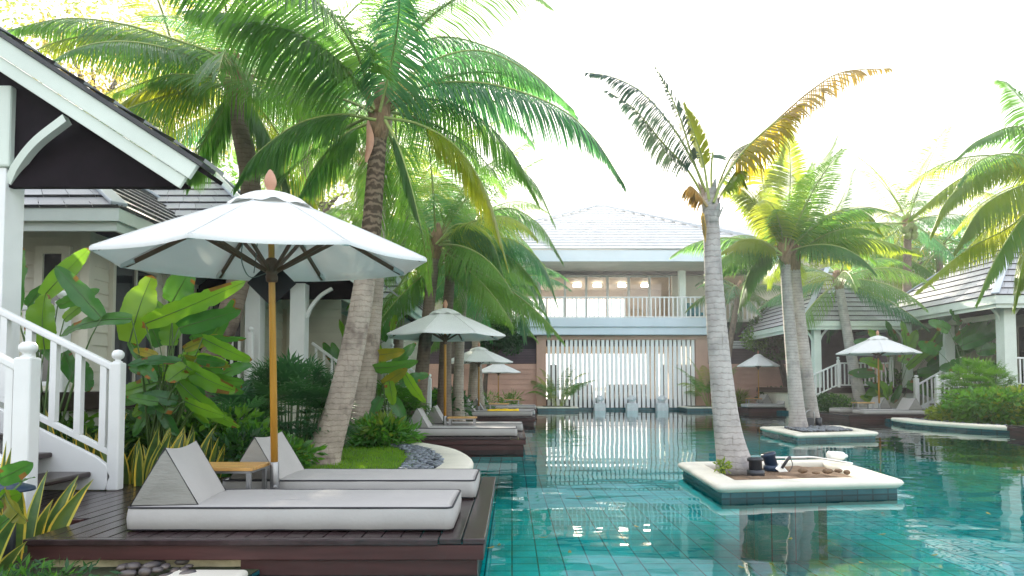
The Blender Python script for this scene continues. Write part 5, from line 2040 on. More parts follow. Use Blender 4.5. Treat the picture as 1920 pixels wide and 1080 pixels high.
# island palm
b8 = G(1378, 876, .17)
Y8 = b8.y
r8, t8 = palm('slim grey palm with ragged sparse fronds on the nearest planter island', [b8, P(1362, 790, Y8), P(1347, 650, Y8), P(1338, 520, Y8), P(1332, 388, Y8)], .165, .088, 'trunk_pale', flare=1.35, boots=.45, bootmat='trunk_pale')
k8 = dict(n=62, lw=.040, rr=.018)
px_frond(r8, [(1333, 385), (1305, 315), (1262, 240), (1205, 175), (1150, 145), (1100, 136)], Y8, 'frond_grey', .36, hang=.7, ragged=.12, bare=.25, **k8)
px_frond(r8, [(1328, 385), (1290, 320), (1240, 265), (1190, 205), (1138, 170)], Y8 + .2, 'frond_grey', .30, hang=.8, ragged=.45, bare=.3, **k8)
px_frond(r8, [(1330, 380), (1300, 300), (1275, 220), (1255, 175), (1228, 124)], Y8 + .1, 'frond_grey', .20, hang=.3, ragged=.45, bare=.3, **k8)
px_frond(r8, [(1330, 378), (1318, 300), (1300, 245), (1282, 194)], Y8 - .1, 'frond_gold', .26, hang=.25, ragged=.05, bare=.35, **k8)
px_frond(r8, [(1335, 378), (1334, 310), (1345, 245), (1366, 184)], Y8, 'frond_grey', .24, hang=.35, ragged=.3, bare=.4, **k8)
px_frond(r8, [(1338, 380), (1355, 340), (1393, 285), (1467, 216), (1523, 168), (1580, 135), (1668, 128)], Y8 - .1, 'frond_dry', .40, hang=.75, ragged=.2, bare=.45, **k8)
px_frond(r8, [(1338, 380), (1355, 340), (1393, 285), (1440, 240), (1500, 195)], Y8 - .12, 'frond_yellow', .52, hang=.95, ragged=.0, bare=.35, **k8)
px_frond(r8, [(1338, 382), (1352, 335), (1378, 285), (1425, 260)], Y8 + .1, 'frond_grey', .28, hang=.6, ragged=.3, bare=.3, **k8)
px_frond(r8, [(1326, 388), (1306, 360), (1292, 350), (1284, 372)], Y8 - .1, 'frond_dry', .2, hang=.9, ragged=.3, bare=.2, **k8)
px_frond(r8, [(1340, 385), (1365, 345), (1385, 320), (1400, 350)], Y8 + .1, 'frond_gold', .25, hang=.8, ragged=.4, bare=.3, **k8)
mb = MB()
for s in range(5):
    p = P(1316 + s, 398 + s * 6, Y8 - .12)
    mb.add([p, p + V((.03, 0, -.02)), p + V((.015, -.01, -.14 - .02 * s)), p + V((-.02, 0, -.08))], [(0, 1, 2, 3)])
mb.build('dry_sheath', M['frond_dry'], r8)

# twin palms
b9, b10 = gp(1497, 801, .17), gp(1524, 797, .17)
Y9 = b9.y
r9, t9 = palm('left of the twin palms on the smaller island, lit along one edge', [b9, P(1488, 700, Y9), P(1478, 580, Y9), P(1471, 475, Y9)], .175, .11, 'trunk_pale', flare=1.25)
r10, t10 = palm('right of the twin palms on the smaller island', [b10, P(1512, 700, Y9 + .4), P(1498, 580, Y9 + .4), P(1489, 485, Y9 + .4)], .17, .11, 'trunk_pale', flare=1.25)
k9 = dict(n=70, lw=.056, rr=.025)
px_frond(r9, [(1472, 470), (1478, 400), (1482, 320), (1476, 225)], Y9 - .2, 'frond_gold', .62, hang=.15, bare=.1, **k9)
px_frond(r9, [(1468, 472), (1440, 420), (1400, 365), (1355, 335)], Y9, 'frond_gold', .6, hang=.6, **k9)
px_frond(r9, [(1466, 476), (1430, 452), (1390, 450), (1350, 475)], Y9 - .3, 'frond_gold', .6, hang=.8, **k9)
px_frond(r9, [(1466, 478), (1435, 480), (1405, 510), (1385, 580)], Y9 - .2, 'frond', .7, hang=.9, **k9)
px_frond(r10, [(1490, 475), (1530, 420), (1575, 395), (1625, 400), (1655, 440)], Y9 + .3, 'frond_gold', .65, hang=.8, **k9)
px_frond(r10, [(1492, 478), (1550, 455), (1630, 447), (1725, 475)], Y9 - .2, 'frond_gold', .6, hang=.9, **k9)
px_frond(r10, [(1490, 472), (1530, 360), (1555, 290), (1570, 255)], Y9 + .6, 'frond', .45, hang=.5, ragged=.2, **k9)
px_frond(r10, [(1492, 475), (1530, 440), (1570, 390), (1600, 320)], Y9 + .8, 'frond_blue', .6, hang=.5, **k9)
px_frond(r9, [(1470, 470), (1450, 400), (1430, 340), (1440, 270)], Y9 + .4, 'frond_gold', .6, hang=.5, **k9)
crown_rand(r9, t9, 13, 2.6, ('frond_gold', 'frond'), 0, 60, .015, 41, kmax=5)
crown_rand(r10, t10, 13, 2.6, ('frond', 'frond_gold'), 0, 60, .015, 42, kmax=5)

bgpalm('leaning palm between the twin palms and the right deck', 1618, 752, LZ, 1572, 528, 23.7, .22, 3.2, 14, 43, 'trunk_pale', mid=(1594, 655), lo=2, lw=.02, mats=('frond_blue', 'frond', 'frond_gold'))
r12, t12 = bgpalm('tall right palm bearing a bunch of green coconuts', 1695, 640, LZ, 1702, 420, 27, .22, 4.0, 15, 44, 'trunk_dark', lo=0, lw=.02, mats=('frond_blue', 'frond', 'frond_gold'))
for k in range(11):
    p = P(1708 + 11 * math.cos(k * 1.7) * (.4 + .6 * (k % 3) / 2), 434 + 10 * math.sin(k * 1.7), 26.6 - .1 * (k % 3))
    MB().lathe((p.x, p.y, p.z), [(.02, -.15), (.10, -.11), (.14, -.02), (.13, .06), (.07, .13), (.02, .15)], 12).build('coconut', M['coconut'], r12)
r13, t13 = bgpalm('palm outside the right edge whose golden fronds reach into the photo', 2010, 720, LZ, 1990, 330, 13, .19, 2.9, 12, 45, 'trunk_pale', lo=2, mats=('frond_gold', 'frond', 'frond_gold'))
px_frond(r13, [(1985, 325), (1920, 290), (1850, 310), (1780, 370), (1745, 440)], 13, 'frond_gold', .8, 80, .8, .042, .1)
px_frond(r13, [(1985, 330), (1910, 350), (1840, 390), (1790, 470)], 12.6, 'frond_gold', .8, 80, .9, .042, .1)
px_frond(r13, [(1985, 330), (1930, 390), (1870, 480), (1830, 570)], 12.4, 'frond', .6, 70, .9, .04, .1)
px_frond(r13, [(1985, 332), (1900, 420), (1810, 470), (1720, 545)], 12.8, 'frond_gold', .7, 80, .85, .042, .1)
px_frond(r13, [(1985, 325), (1900, 300), (1800, 335), (1705, 410)], 13.3, 'frond_gold', .75, 80, .8, .042, .1)
px_frond(r13, [(1985, 335), (1945, 400), (1920, 480), (1900, 580)], 12.2, 'frond_gold', .6, 70, .9, .04, .1)
px_frond(r13, [(1985, 320), (1940, 220), (1890, 160), (1870, 150)], 13.2, 'frond', .7, 60, .7, .042, .1)
px_frond(r13, [(1985, 322), (1920, 240), (1840, 260), (1790, 300)], 13.4, 'frond', .6, 70, .7, .042, .15)
bgpalm('far palm crown over the right villa roofs', 1770, 640, LZ, 1760, 470, 30, .22, 4.0, 14, 46, 'trunk_dark', lo=1, lw=.022, mats=('frond_blue', 'frond', 'frond_gold'))
bgpalm('far palm crown between the twin palms and the coconut palm', 1640, 650, LZ, 1625, 480, 31, .22, 3.6, 14, 47, 'trunk_dark', lo=1, lw=.022, mats=('frond', 'frond_blue', 'frond_gold'))
bgpalm('far palm with low fronds right of the big island palm', 1348, 700, LZ, 1385, 545, 29, .18, 2.6, 12, 48, 'trunk_dark', lo=2, lw=.022, mats=('frond_blue', 'frond'))

# broadleaf trees
broad_tree('dark broadleaf tree with a slanting trunk by the right wall', P(1482, 740, 29.4), [P(1482, 750, 29.4), P(1466, 690, 29.4), P(1450, 640, 29.4)],
           [(P(1440, 620, 29.4), (1.0, .8, .7)), (P(1462, 590, 29.4), (.9, .8, .7)), (P(1415, 635, 29.2), (.6, .6, .5)), (P(1450, 655, 29.1), (.8, .6, .5))], 4200, .15, ['shrub_dark', 'shrub_dark', 'shrub'], r=.14)
broad_tree('dense dark green tree at the left end of the main building', P(908, 740, 28.6), [P(908, 750, 28.6), P(912, 700, 28.6), P(925, 660, 28.6)],
           [(P(945, 630, 28.6), (.7, .6, .5)), (P(925, 615, 28.8), (.6, .6, .5)), (P(960, 650, 28.6), (.45, .5, .35)), (P(915, 645, 28.8), (.6, .5, .5))], 3600, .15, ['shrub_dark', 'shrub', 'shrub_dark'], r=.1)
broad_tree('sunlit golden tree behind the nearest villa roof', P(150, 700, 24), [P(150, 700, 24), P(160, 400, 24), P(180, 200, 24)],
           [(P(170, 110, 24), (2.4, 2, 1.5)), (P(300, 40, 24), (2.2, 2, 1.5)), (P(90, 20, 24), (2.0, 2, 1.4)), (P(240, 180, 24), (2.2, 2, 1.5)), (P(330, 250, 24), (2.0, 2, 1.4))], 4200, .22, ['treegold', 'treegold', 'shrub_gold'], r=.22)
broad_tree('yellow green tree behind the villa porch and leaning palm', P(620, 700, 28), [P(620, 700, 28), P(620, 500, 28), P(610, 380, 28)],
           [(P(560, 300, 28), (2.4, 2, 1.8)), (P(660, 360, 28), (2.4, 2, 1.8)), (P(480, 330, 28), (2.0, 2, 1.5)), (P(760, 440, 28), (2.2, 2, 1.8)), (P(700, 480, 28), (2.4, 2, 1.5))], 6200, .24, ['treegold', 'shrub_gold', 'shrub'], r=.25)
broad_tree('yellow green tree filling the gap beyond the second umbrella', P(840, 700, 29), [P(840, 700, 29), P(850, 600, 29), P(850, 520, 29)],
           [(P(800, 500, 29), (2.2, 2, 1.8)), (P(870, 460, 29), (2.2, 2, 1.8)), (P(920, 520, 29), (1.8, 1.8, 1.5))], 3800, .22, ['shrub_gold', 'shrub', 'shrub'], r=.22)
broad_tree('pale green tree behind the right villas', P(1660, 680, 36), [P(1660, 690, 36), P(1660, 600, 36), P(1650, 520, 36)],
           [(P(1600, 500, 36), (2.6, 2, 2)), (P(1700, 500, 36), (2.8, 2, 2)), (P(1800, 480, 36), (2.6, 2, 2)), (P(1560, 440, 36), (1.8, 2, 1.4)), (P(1880, 440, 36), (2.6, 2, 2))], 5200, .26, ['shrub_gold', 'treegold', 'shrub'], r=.25)

# ------------------------------------------------------------------ broad leaved plants at the left
def big_plant(label, name, cat, base, Y, leaves, stems=True, group='broad leaved plants'):
    base = V(base)
    root = thing(name, label, cat, base, group)
    for i, lf in enumerate(leaves):
        (bx, by), (tx, ty), wpx = lf[:3]
        key = lf[3] if len(lf) > 3 else 'bigleaf'
        dy = lf[4] if len(lf) > 4 else rnd(-.35, .35)
        face = lf[5] if len(lf) > 5 else rnd(-.5, .5)
        a, b = P(bx, by, Y + dy), P(tx, ty, Y + dy + rnd(-.18, .12))
        wd = wpx / F * (Y + dy)
        T = (b - a).normalized()
        sdir = T.cross(V((0, -1, 0)))          # in the picture plane: broad face towards the pool
        sdir = (Matrix.Rotation(face, 3, T) @ sdir)
        mb = MB()
        leaf_blade(mb, a, b, wd, sdir, rnd(-.03, .1), rnd(.1, .3), 26, 0, .05, 1, 1)
        foot = base + V((rnd(-.12, .12), rnd(-.12, .12), -.03))
        mid = foot.lerp(a, .6) + V((0, 0, .12))
        if stems:
            mb.tube(catmull([foot, mid, a], 6), [.014, .013, .012, .011, .009, .007, .006], 5, 1)
        mb.build('leaf', [M[key], M['stem'], M['leaf_brown']], root)
    return root


D = 'bigleaf_dark'; Gd = 'bigleaf_gold'
random.seed(77)
EXTRA = []
for k in range(22):
    bx_, by_ = rnd(285, 385), rnd(660, 780)
    sd_ = random.choice((-1, 1, 1))
    EXTRA.append(((bx_, by_), (bx_ + sd_ * rnd(35, 85), by_ + rnd(-28, 40)), rnd(20, 32), random.choice(('bigleaf', D, 'bigleaf', D)), rnd(-.3, .4), rnd(.1, .7)))
big_plant('large heliconia with upright glowing green leaves beside the stairs', 'heliconia', 'plant', gp(300, 838, .12).lerp(P(300, 850, 7.0), 1), 7.0, [
    ((243, 642), (286, 513), 62, 'bigleaf', -.1, .1), ((322, 568), (358, 502), 52, D, .1, .2), ((272, 607), (461, 519), 40, 'bigleaf', -.2, .5), ((335, 615), (452, 581), 40, D, -.25, .6),
    ((247, 598), (112, 624), 34, D, -.3, .6), ((318, 648), (325, 585), 40, 'bigleaf', .1, .1), ((380, 634), (473, 674), 34, 'bigleaf', -.2, .5), ((361, 632), (462, 634), 20, D, -.1, .8),
    ((344, 668), (434, 684), 18, Gd, -.2, .6), ((262, 678), (296, 714), 24, D, -.3), ((339, 679), (238, 682), 24, D, -.2, .7), ((352, 688), (313, 716), 40, 'bigleaf', -.25, .2),
    ((350, 686), (446, 728), 42, 'bigleaf', -.3, .4), ((416, 702), (473, 682), 26, D, -.1), ((335, 716), (424, 780), 38, 'bigleaf', -.35, .3), ((347, 752), (422, 778), 30, 'bigleaf', -.4, .5),
    ((297, 754), (238, 744), 22, D, -.35, .6), ((330, 625), (290, 560), 30, 'bigleaf', .25), ((360, 640), (410, 600), 26, D, .3), ((300, 650), (262, 560), 30, D, .3), ((390, 650), (440, 560), 26, D, .35),
    ((345, 655), (410, 628), 20, Gd, -.15, .4), ((295, 668), (250, 655), 18, Gd, -.2, .4), ((300, 720), (262, 770), 26, D, .1), ((330, 740), (300, 790), 30, D, .1), ((360, 730), (392, 800), 30, D, .2),
    ((310, 700), (268, 735), 22, D), ((345, 705), (385, 745), 26, D), ((330, 690), (375, 655), 26, 'bigleaf'), ((285, 690), (240, 640), 24, D), ((300, 765), (335, 815), 24, D), ((280, 770), (250, 820), 22, D)] + EXTRA)
big_plant('tall heliconia behind the white stair railing at far left', 'heliconia', 'plant', P(85, 830, 6.6).lerp(V((-4.6, 6.7, .12)), .0) * 1, 6.7, [
    ((84, 655), (86, 546), 56, 'bigleaf', -.2, .1), ((30, 590), (44, 458), 34, D, .1, .2), ((82, 555), (168, 463), 36, 'bigleaf', .1, .4), ((190, 595), (104, 496), 38, D, -.1, .3), ((108, 573), (187, 540), 24, D, .1, .5),
    ((22, 575), (50, 495), 36, D, .3), ((52, 575), (88, 533), 26, D, .2), ((120, 600), (170, 560), 22, 'bigleaf', .3), ((70, 640), (118, 680), 26, D, .1), ((150, 680), (168, 735), 34, D, .2), ((120, 660), (145, 720), 30, D, .3)])
big_plant('broad leaved plant with brown edged leaves between the palm trunks and second deck', 'heliconia', 'plant', P(712, 770, 11.4), 11.4, [
    ((690, 668), (760, 655), 26, Gd, -.1, .5), ((700, 690), (785, 672), 26, D, -.2, .6), ((718, 720), (764, 690), 24, Gd, -.2, .5), ((730, 715), (738, 760), 24, 'bigleaf', -.3, .3), ((760, 700), (798, 752), 22, 'bigleaf', -.2, .4),
    ((700, 740), (670, 690), 24, 'bigleaf', .0), ((690, 710), (650, 650), 26, 'bigleaf', .3, .3), ((720, 700), (690, 610), 22, 'bigleaf', .4, .3), ((735, 690), (780, 640), 22, D, .4), ((750, 720), (805, 700), 22, D, .3), ((715, 745), (690, 790), 24, D, -.2), ((735, 745), (760, 790), 24, D, -.2)])
big_plant('tall broad leaved plant seen between the two front palm trunks and villa', 'heliconia', 'plant', P(640, 720, 13.2), 13.2, [
    ((668, 660), (636, 596), 16, 'bigleaf'), ((655, 672), (668, 622), 20, 'bigleaf'), ((735, 620), (742, 590), 16, 'bigleaf'), ((640, 690), (622, 640), 18, D), ((720, 640), (730, 596), 16, D), ((625, 680), (606, 640), 16, D)])
big_plant('broad leaved plant with pale new leaves behind the right umbrella', 'heliconia', 'plant', P(1680, 770, 24.6), 23.2, [
    ((1700, 690), (1768, 605), 22, 'bigleaf'), ((1690, 680), (1720, 618), 24, 'bigleaf'), ((1670, 665), (1628, 618), 22, 'bigleaf'), ((1700, 650), (1690, 600), 16, 'bigleaf'), ((1735, 675), (1770, 640), 24, 'bigleaf'), ((1650, 650), (1600, 640), 22, D), ((1655, 690), (1610, 672), 22, 'bigleaf'),
    ((1740, 690), (1795, 655), 22, D), ((1720, 700), (1780, 700), 22, D), ((1700, 720), (1750, 740), 22, D), ((1660, 720), (1620, 745), 22, D), ((1680, 640), (1660, 600), 18, D), ((1750, 650), (1800, 610), 22, D), ((1770, 670), (1840, 640), 24, D), ((1640, 700), (1590, 700), 20, D)])
big_plant('young broad leaved plant beside the teak table on the right deck', 'heliconia', 'plant', P(1655, 770, 23.0), 23.0, [
    ((1662, 752), (1640, 722), 16, 'bigleaf'), ((1664, 745), (1650, 712), 18, 'bigleaf'), ((1668, 740), (1672, 715), 14, 'bigleaf'), ((1650, 755), (1612, 742), 14, 'bigleaf'), ((1660, 735), (1622, 715), 14, D), ((1672, 755), (1690, 720), 14, D)])
big_plant('dark broad leaved plants in the shade of the right porch', 'heliconia', 'plant', P(1820, 740, 20.5), 21.5, [
    ((1790, 640), (1830, 600), 26, D), ((1800, 650), (1870, 625), 26, D), ((1820, 640), (1850, 590), 26, D), ((1780, 620), (1740, 600), 22, D), ((1830, 660), (1880, 650), 26, D), ((1800, 610), (1780, 580), 20, D), ((1850, 630), (1880, 590), 22, D), ((1760, 660), (1720, 640), 24, D), ((1810, 680), (1760, 690), 26, D), ((1840, 690), (1880, 690), 24, D)])

# fan palms and shrubs, left bank
rhapis('dense dark fan palm bush behind the umbrella pole', (P(545, 720, 8.9).x, 8.9, .72), (.78, .7, .68), 380, .30)
rhapis('low fan palm bush in the shade left of the umbrella pole', (P(440, 760, 8.2).x, 8.2, .55), (.5, .5, .5), 160, .28)
rhapis('fan palm bush behind the two front palm trunks', (P(735, 740, 12.6).x, 12.6, .62), (.7, .6, .55), 200, .28, key='shrub')
shrub('low dark groundcover shrub behind the wedge cushions', (P(480, 840, 7.4).x, 7.4, .36), (.75, .5, .3), 1500, .12, keys=['shrub', 'shrub_dark', 'shrub'], clumps=9)
shrub('bright green ferny shrub beside the second deck', (P(715, 790, 10.9).x, 10.9, .36), (.62, .5, .28), 1100, .19, keys=['shrub', 'shrub', 'shrub_gold', 'shrub'], clumps=9, asp=.24)
shrub('dark shrub mass filling the bed under the heliconia', (P(330, 780, 7.6).x, 7.7, .45), (.9, .5, .45), 2200, .16, keys=['shrub_dark', 'shrub_dark', 'shrub'], clumps=10)
shrub('small leafy shrub next to the foot of the leaning palm', (P(530, 845, 7.7).x, 7.7, .30), (.35, .35, .22), 700, .10, keys=['shrub', 'shrub_gold'], clumps=6)
shrub('dark hedge behind the staircase at the far left', (-5.0, 7.3, .5), (.9, .5, .5), 1500, .15, keys=['shrub_dark', 'shrub'], clumps=8)
shrub('leafy shrub below the second left villa railing', (P(640, 700, 13.6).x, 13.6, .6), (1.0, .6, .6), 1600, .16, keys=['shrub_dark', 'shrub'], clumps=8)
shrub('shrubs along the left bank behind the third deck', (P(800, 730, 17.6).x, 17.6, .6), (1.2, .7, .6), 1800, .17, keys=['shrub_dark', 'shrub', 'shrub_dark'], clumps=9)
shrub('spiky green plants against the salmon wall on the left', (P(905, 752, 24.2).x - .3, 24.2, .45), (1.0, .6, .42), 1000, .2, keys=['shrub_dark', 'shrub'], clumps=7, asp=.16)
shrub('low grassy plant by the farthest left umbrella', (P(958, 748, 28.6).x, 28.6, .42), (.5, .4, .35), 260, .34, keys=['shrub'], clumps=5, asp=.1)
# right bank
shrub('bright green leafy shrub tumbling over the right bank', (P(1868, 762, 17.4).x, 17.4, .56), (1.25, .85, .50), 5200, .15, keys=['shrub', 'shrub', 'shrub_gold', 'shrub'], clumps=14, asp=.5)
shrub('low lime green groundcover at the left end of the right bank', (P(1790, 778, 18.4).x + .1, 18.4, .34), (.75, .9, .26), 2200, .14, keys=['shrub_gold', 'shrub'], clumps=9)
rhapis('tall fan leaved bush before the right porch', (P(1835, 715, 18.2).x, 18.2, .98), (1.0, .6, .80), 360, .30, key='shrub')
shrub('clipped dark hedge behind the leaning right palm', (P(1568, 740, 23.3).x, 23.6, .5), (.85, .5, .42), 2200, .10, keys=['shrub_dark', 'shrub_dark', 'shrub'], clumps=9)
shrub('dark bushes in the shade behind the far right deck', (P(1470, 745, 29.4).x, 29.5, .6), (1.4, .5, .6), 1500, .17, keys=['shrub_dark', 'shrub_dark'], clumps=8)
shrub('tuft of yellow green grass blades by the far right wall', (P(1385, 748, 29.3).x, 29.3, .45), (.4, .35, .35), 240, .42, keys=['shrub_gold'], clumps=5, asp=.08)
shrub('dark bushes between the right villas', (P(1700, 720, 25.0).x, 25.2, .9), (2.2, .6, .9), 2600, .2, keys=['shrub_dark', 'shrub', 'shrub_dark'], clumps=12)
# areca clumps at the screen
def areca(label, px, py, Y, h, cnt, seed):
    b = P(px, py, Y)
    root = thing('areca_palm', label, 'palm shrub', b, 'areca palms at the screen')
    rg = random.Random(seed)
    for i in range(cnt):
        a = i * 2.4 + rg.uniform(-.3, .3)
        mb = MB()
        el = rg.uniform(.95, 1.45)
        frond_geo(mb, free_frond(b + V((math.cos(a) * .12, math.sin(a) * .12, 0)), a, el, h * rg.uniform(.75, 1.2), rg.uniform(1.2, 2.1)), W=.38, n=26, hang=.45, lw=.05, bare=.4, rr=.014)
        mb.build('frond', [M['frond'] if i % 3 else M['frond_gold'], M['petiole']], root)
    return root
areca('areca palm before the left end of the slat screen', 1047, 766, 29.4, 1.9, 15, 5)
areca('areca palm before the right end of the slat screen', 1332, 766, 29.4, 2.1, 15, 6)

# snake plants and front left bed
for i, (px, py, z, cnt, h, sx, sy) in enumerate([(268, 905, .12, 16, .62, .22, .3), (325, 880, .12, 16, .6, .25, .3), (235, 880, .12, 12, .62, .16, .3), (385, 862, .12, 12, .5, .25, .25), (175, 870, .12, 13, .72, .2, .3), (120, 850, .12, 12, .75, .2, .3)]):
    p = G(px, py, z)
    Yp = [6.25, 6.7, 6.6, 7.0, 6.3, 6.4][i]
    snake_plant(['yellow edged snake plants just right of the far stair post', 'yellow edged snake plants behind the nearest wedge cushion', 'yellow edged snake plants seen between the far stair post and cushion bed', 'sparse snake plants near the dark palm trunk foot',
                 'snake plants showing through the stair balusters near the post', 'snake plants showing through the stair balusters farther left'][i], (P(px, 800, Yp).x, Yp, .12), cnt, h, (sx, sy), seed=i)
snake_plant('snake plant clump at the corner of the near deck', (-3.06, 4.22, .05), 11, .50, (.16, .18), seed=21, lean=.5)
snake_plant('snake plants at the left edge around the blue lamp', (-3.05, 3.78, .0), 9, .46, (.2, .2), seed=22, lean=.6)
snake_plant('tall snake plant leaves before the near stair post', (-3.36, 4.35, .05), 5, .72, (.1, .08), seed=23, lean=.2)
big_plant('croton like plant with yellow green leaves over the blue lamp', 'foreground_plant', 'plant', (-3.05, 3.72, .0), 3.8, [
    ((-5, 900), (62, 866), 40, 'bigleaf_dark', 0, .5), ((10, 925), (52, 975), 46, Gd, -.05, .3), ((-10, 940), (40, 925), 36, 'bigleaf', -.05, .4), ((20, 970), (-20, 1010), 34, D, 0), ((40, 905), (66, 895), 16, D, 0)])
shrub('low weeds along the bottom left corner', (-2.55, 3.55, .08), (.55, .3, .08), 420, .07, keys=['shrub', 'shrub_dark'], clumps=8, asp=.25)
# blue path lamp
c = V((P(14, 915, 3.95).x, 3.95, 0))
r = thing('path_lamp', 'blue capped path lamp on a black post at the left edge', 'lamp', (c.x, c.y, 0))
zt_ = P(14, 905, 3.95).z
MB().tube([V((c.x + .02, c.y, -.02)), V((c.x + .02, c.y, zt_ - .05))], .032, 12).build('post', M['lampblack'], r)
MB().lathe((c.x, c.y, zt_ - .06), [(.05, 0), (.14, .012), (.135, .03), (.06, .06), (.01, .07)], 20).build('cap', M['lampblue'], r)
MB().lathe((c.x + .02, c.y, -.02), [(.07, 0), (.07, .06), (.045, .07)], 16).build('base', M['lampblack'], r)

# lawn
mb = MB()
line = [p for p in LS if 6.6 <= p[1] <= 11.2]
vs = []
for (x, y) in line:
    vs += [V((x - .72, y, LZ + .012)), V((x - 2.6, y, LZ + .012))]
mb.add(vs, [(2 * i, 2 * i + 2, 2 * i + 3, 2 * i + 1) for i in range(len(line) - 1)])
tag(mb.build('lawn', M['lawnbase']), kind='structure')


def inner(y, d):
    for a, b in zip(LS, LS[1:]):
        if a[1] <= y <= b[1]:
            t = (y - a[1]) / max(1e-6, b[1] - a[1])
            return a[0] + (b[0] - a[0]) * t - d
    return -2


mb = MB()
for _ in range(15000):
    y = rnd(6.7, 11.0)
    x = inner(y, .66 + 1.75 * random.random() ** 1.15)
    p = V((x, y, LZ + .01))
    h = rnd(.025, .06)
    a = rnd(0, 6.28)
    s = V((math.cos(a), math.sin(a), 0)) * rnd(.003, .006)
    ln = V((rnd(-.5, .5), rnd(-.5, .5), 1)).normalized() * h
    mb.add([p - s, p + s, p + ln], [(0, 1, 2)])
tag(mb.build('lawn_grass', M['grass']), kind='stuff')

# dark pebbles between lawn and stone edge: too many to count
def pebble(mb, c, r, mi=0):
    vs = []
    a = rnd(0, 6.28)
    ca, sa = math.cos(a), math.sin(a)
    rx, ry, rz = r * rnd(.9, 1.5), r * rnd(.7, 1.0), r * rnd(.45, .7)
    prof = [(0.0, -1), (.75, -.6), (1, 0), (.75, .62), (0.0, .95)]
    n = 8
    for q, z in prof[1:-1]:
        for j in range(n):
            t = 6.2832 * j / n
            x, y = q * rx * math.cos(t), q * ry * math.sin(t)
            vs.append(c + V((x * ca - y * sa, x * sa + y * ca, z * rz)))
    vs += [c - Z * rz, c + Z * rz * .9]
    fs = []
    for i in range(2):
        for j in range(n):
            j2 = (j + 1) % n
            fs.append((i * n + j, i * n + j2, (i + 1) * n + j2, (i + 1) * n + j))
    for j in range(n):
        fs.append(((j + 1) % n, j, 3 * n)); fs.append((2 * n + j, 2 * n + (j + 1) % n, 3 * n + 1))
    mb.add(vs, fs, mi, True)


mb = MB()
for _ in range(1100):
    y = rnd(6.7, 10.9)
    d = rnd(.33, .80 - .1 * abs(y - 8.6) / 2)
    pebble(mb, V((inner(y, d), y, LZ + rnd(.015, .05))), rnd(.026, .042))
tag(mb.build('pebble_bed', M['pebble']), kind='stuff')
mb = MB()
for _ in range(700):
    t = rnd(0, 1)
    k = int(t * (len(RS) - 2))
    x, y = RS[k]
    if 15.2 < y < 19.8:
        pebble(mb, V((x + rnd(.36, .9), y + rnd(-.15, .15), LZ + rnd(.015, .05))), rnd(.03, .05))
tag(mb.build('bank_pebbles', M['pebble']), kind='stuff')
mb = MB()
q = [V((x, y, 0)) for x, y in ISL2]
for _ in range(420):
    u, v_ = rnd(.2, .8), rnd(.2, .8)
    p = (q[0] * (1 - u) + q[1] * u) * (1 - v_) + (q[3] * (1 - u) + q[2] * u) * v_
    pebble(mb, p + Z * .165, rnd(.03, .05))
tag(mb.build('island_pebbles', M['pebble']), kind='stuff')
# larger river pebbles at the bottom left: one object each
random.seed(5)
n_ = 0
for px, py, s in [(318, 1053, 1.3), (330, 1056, 1), (342, 1061, 1.1), (300, 1060, 1.2), (285, 1068, 1.3), (268, 1064, 1), (250, 1071, 1.2), (233, 1070, 1), (310, 1071, 1.1), (328, 1073, 1.2), (345, 1072, .9), (354, 1066, .8), (295, 1076, 1), (272, 1078, 1.2), (366, 1052, 1.35), (240, 1079, 1.1), (258, 1055, .9), (352, 1079, 1), (334, 1046, 1), (311, 1082, 1.1)]:
    mb = MB()
    p = G(px, py, .045)
    pebble(mb, p + Z * rnd(.0, .03), .036 * s)
    o = mb.build('river_pebble', M['pebblemix'], org=p)
    o['category'] = 'pebble'
    o['group'] = 'river pebbles in the bottom left corner'
    o['label'] = 'smooth blue grey river pebble heaped under the front deck board'
    n_ += 1

# ------------------------------------------------------------------ things on the islands
def spotlight(px, py, label, r, h, tilt, key):
    b = G(px, py, .165)
    root = thing('spotlight', label, 'lamp', b, 'dark uplights on the near island')
    ax = V((math.sin(tilt), .1, math.cos(tilt))).normalized()
    p0 = b + Z * .02
    MB().tube([p0, p0 + ax * h * .75, p0 + ax * h * .78, p0 + ax * h, p0 + ax * (h + .005)], [r * .82, r * .82, r, r, r * .8], 22).build('housing', M[key], root)
    MB().tube([p0 + ax * (h + .006), p0 + ax * (h + .012)], r * .85, 22).build('lens', M['glassdark'], root)
    MB().tube([b - Z * .03, b + Z * .03], r * 1.1, 18).build('base', M[key], root)
    return root


spotlight(1417, 886, 'black cylindrical uplight in front, beside the palm foot', .085, .135, 0, 'lampblack')
spotlight(1447, 877, 'blue black uplight tilted behind the other one', .085, .15, -.25, 'lampblue')
b = G(1480, 882, .17)
r = thing('garden_light', 'small dark spike light with a white foot on the island soil', 'lamp', b)
MB().tube([P(1466, 878, b.y), P(1476, 862, b.y), P(1482, 856, b.y)], [.016, .02, .014], 8).build('arm', M['lampblack'], r)
MB().prism([P(1455, 880, b.y), P(1464, 871, b.y), P(1478, 885, b.y), P(1462, 886, b.y)], V((.01, .05, .01))).build('foot', M['plastic'], r, bevel=.008)
MB().tube(catmull([P(1482, 858, b.y), P(1486, 872, b.y + .05), P(1480, 884, b.y)], 8), .005, 6).build('cable', M['lampblack'], r)
c = G(1568, 858, .23)
r = thing('float_bottle', 'white plastic cylinder lying on the far island edge', 'bottle', c)
MB().tube([c + V((-.11, -.02, .03)), c + V((-.10, -.02, .03)), c + V((.07, .02, .02)), c + V((.10, .025, .018)), c + V((.115, .03, .018))], [.03, .052, .052, .045, .02], 18).build('body', M['plastic'], r)
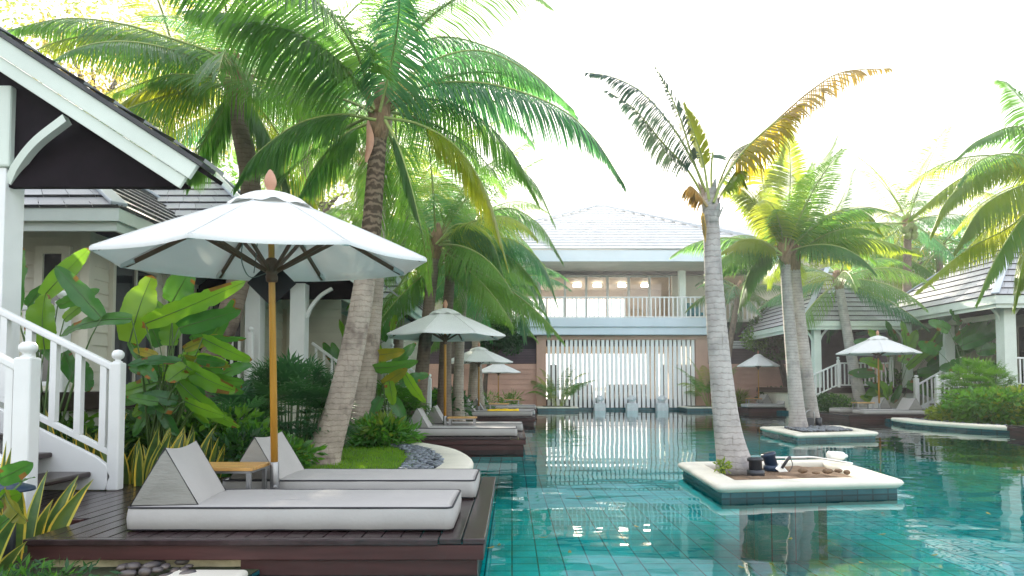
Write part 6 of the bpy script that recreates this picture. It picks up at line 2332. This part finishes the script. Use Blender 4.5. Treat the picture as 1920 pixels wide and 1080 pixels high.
MB().tube([c + V((.114, .03, .018)), c + V((.15, .035, .015))], .02, 12).build('cap', M['plastic'], r)
mb = MB()
mb.tube(catmull([G(1440, 858, .22), G(1500, 857.5, .22), G(1522, 857, .22), G(1555, 862, .22), G(1598, 869, .21)], 16), .012, 8)
o = mb.build('white_pipe', M['plastic'])
tag(o, 'thin white pipe along the far edge of the near island', 'pipe')
random.seed(9)
for i, (px, py) in enumerate([(1505, 884), (1530, 888), (1552, 885), (1572, 884), (1588, 887)]):
    p = G(px, py, .17)
    mb = MB()
    pebble(mb, p + Z * .01, [.05, .04, .06, .05, .045][i])
    o = mb.build('soil_clod', M['soil'], org=p)
    tag(o, 'dry crumbly lump of earth on the near island', 'clod', 'lumps of earth on the near island')
mb = MB()
sp = P(1360, 872, b8.y - .28)
shrub('tiny green fern at the foot of the island palm', (P(1358, 868, 7.4).x, 7.45, .24), (.09, .07, .07), 90, .07, keys=['shrub_gold'], clumps=4, asp=.3)
b = G(1518, 796, .2)
r = thing('control_box', 'black lamp box with a curved handle at the twin palms', 'lamp box', b)
MB().box(b.x - .16, b.x + .06, b.y - .12, b.y + .1, .15, .36).build('housing', M['lampblack'], r, bevel=.02)
MB().tube(catmull([V((b.x - .12, b.y, .35)), V((b.x - .05, b.y, .52)), V((b.x + .1, b.y, .5)), V((b.x + .12, b.y, .2))], 12), .014, 8).build('handle', M['steel'], r)
MB().tube([V((b.x + .22, b.y, .15)), V((b.x + .22, b.y, .36))], .07, 14).build('canister', M['lampblack'], r)

# a few fallen leaves afloat
random.seed(3)
for i, (px, py) in enumerate([(935, 1022), (926, 1024), (1010, 1006), (1068, 1036), (1190, 985), (1480, 1010), (1660, 1000), (1745, 1040), (1620, 1055), (1090, 930), (1850, 960), (1385, 1060)]):
    p = G(px, py, .006)
    mb = MB()
    a = rnd(0, 6.28)
    leaf_blade(mb, p, p + V((math.cos(a), math.sin(a), .02)) * rnd(.04, .08), .025, V((-math.sin(a), math.cos(a), 0)), .05, .2, 4, 0, 0, 0)
    o = mb.build('fallen_leaf', M['bigleaf_gold'], org=p)
    tag(o, 'small yellow fallen leaf floating on the pool water', 'leaf', 'fallen leaves floating on the pool')
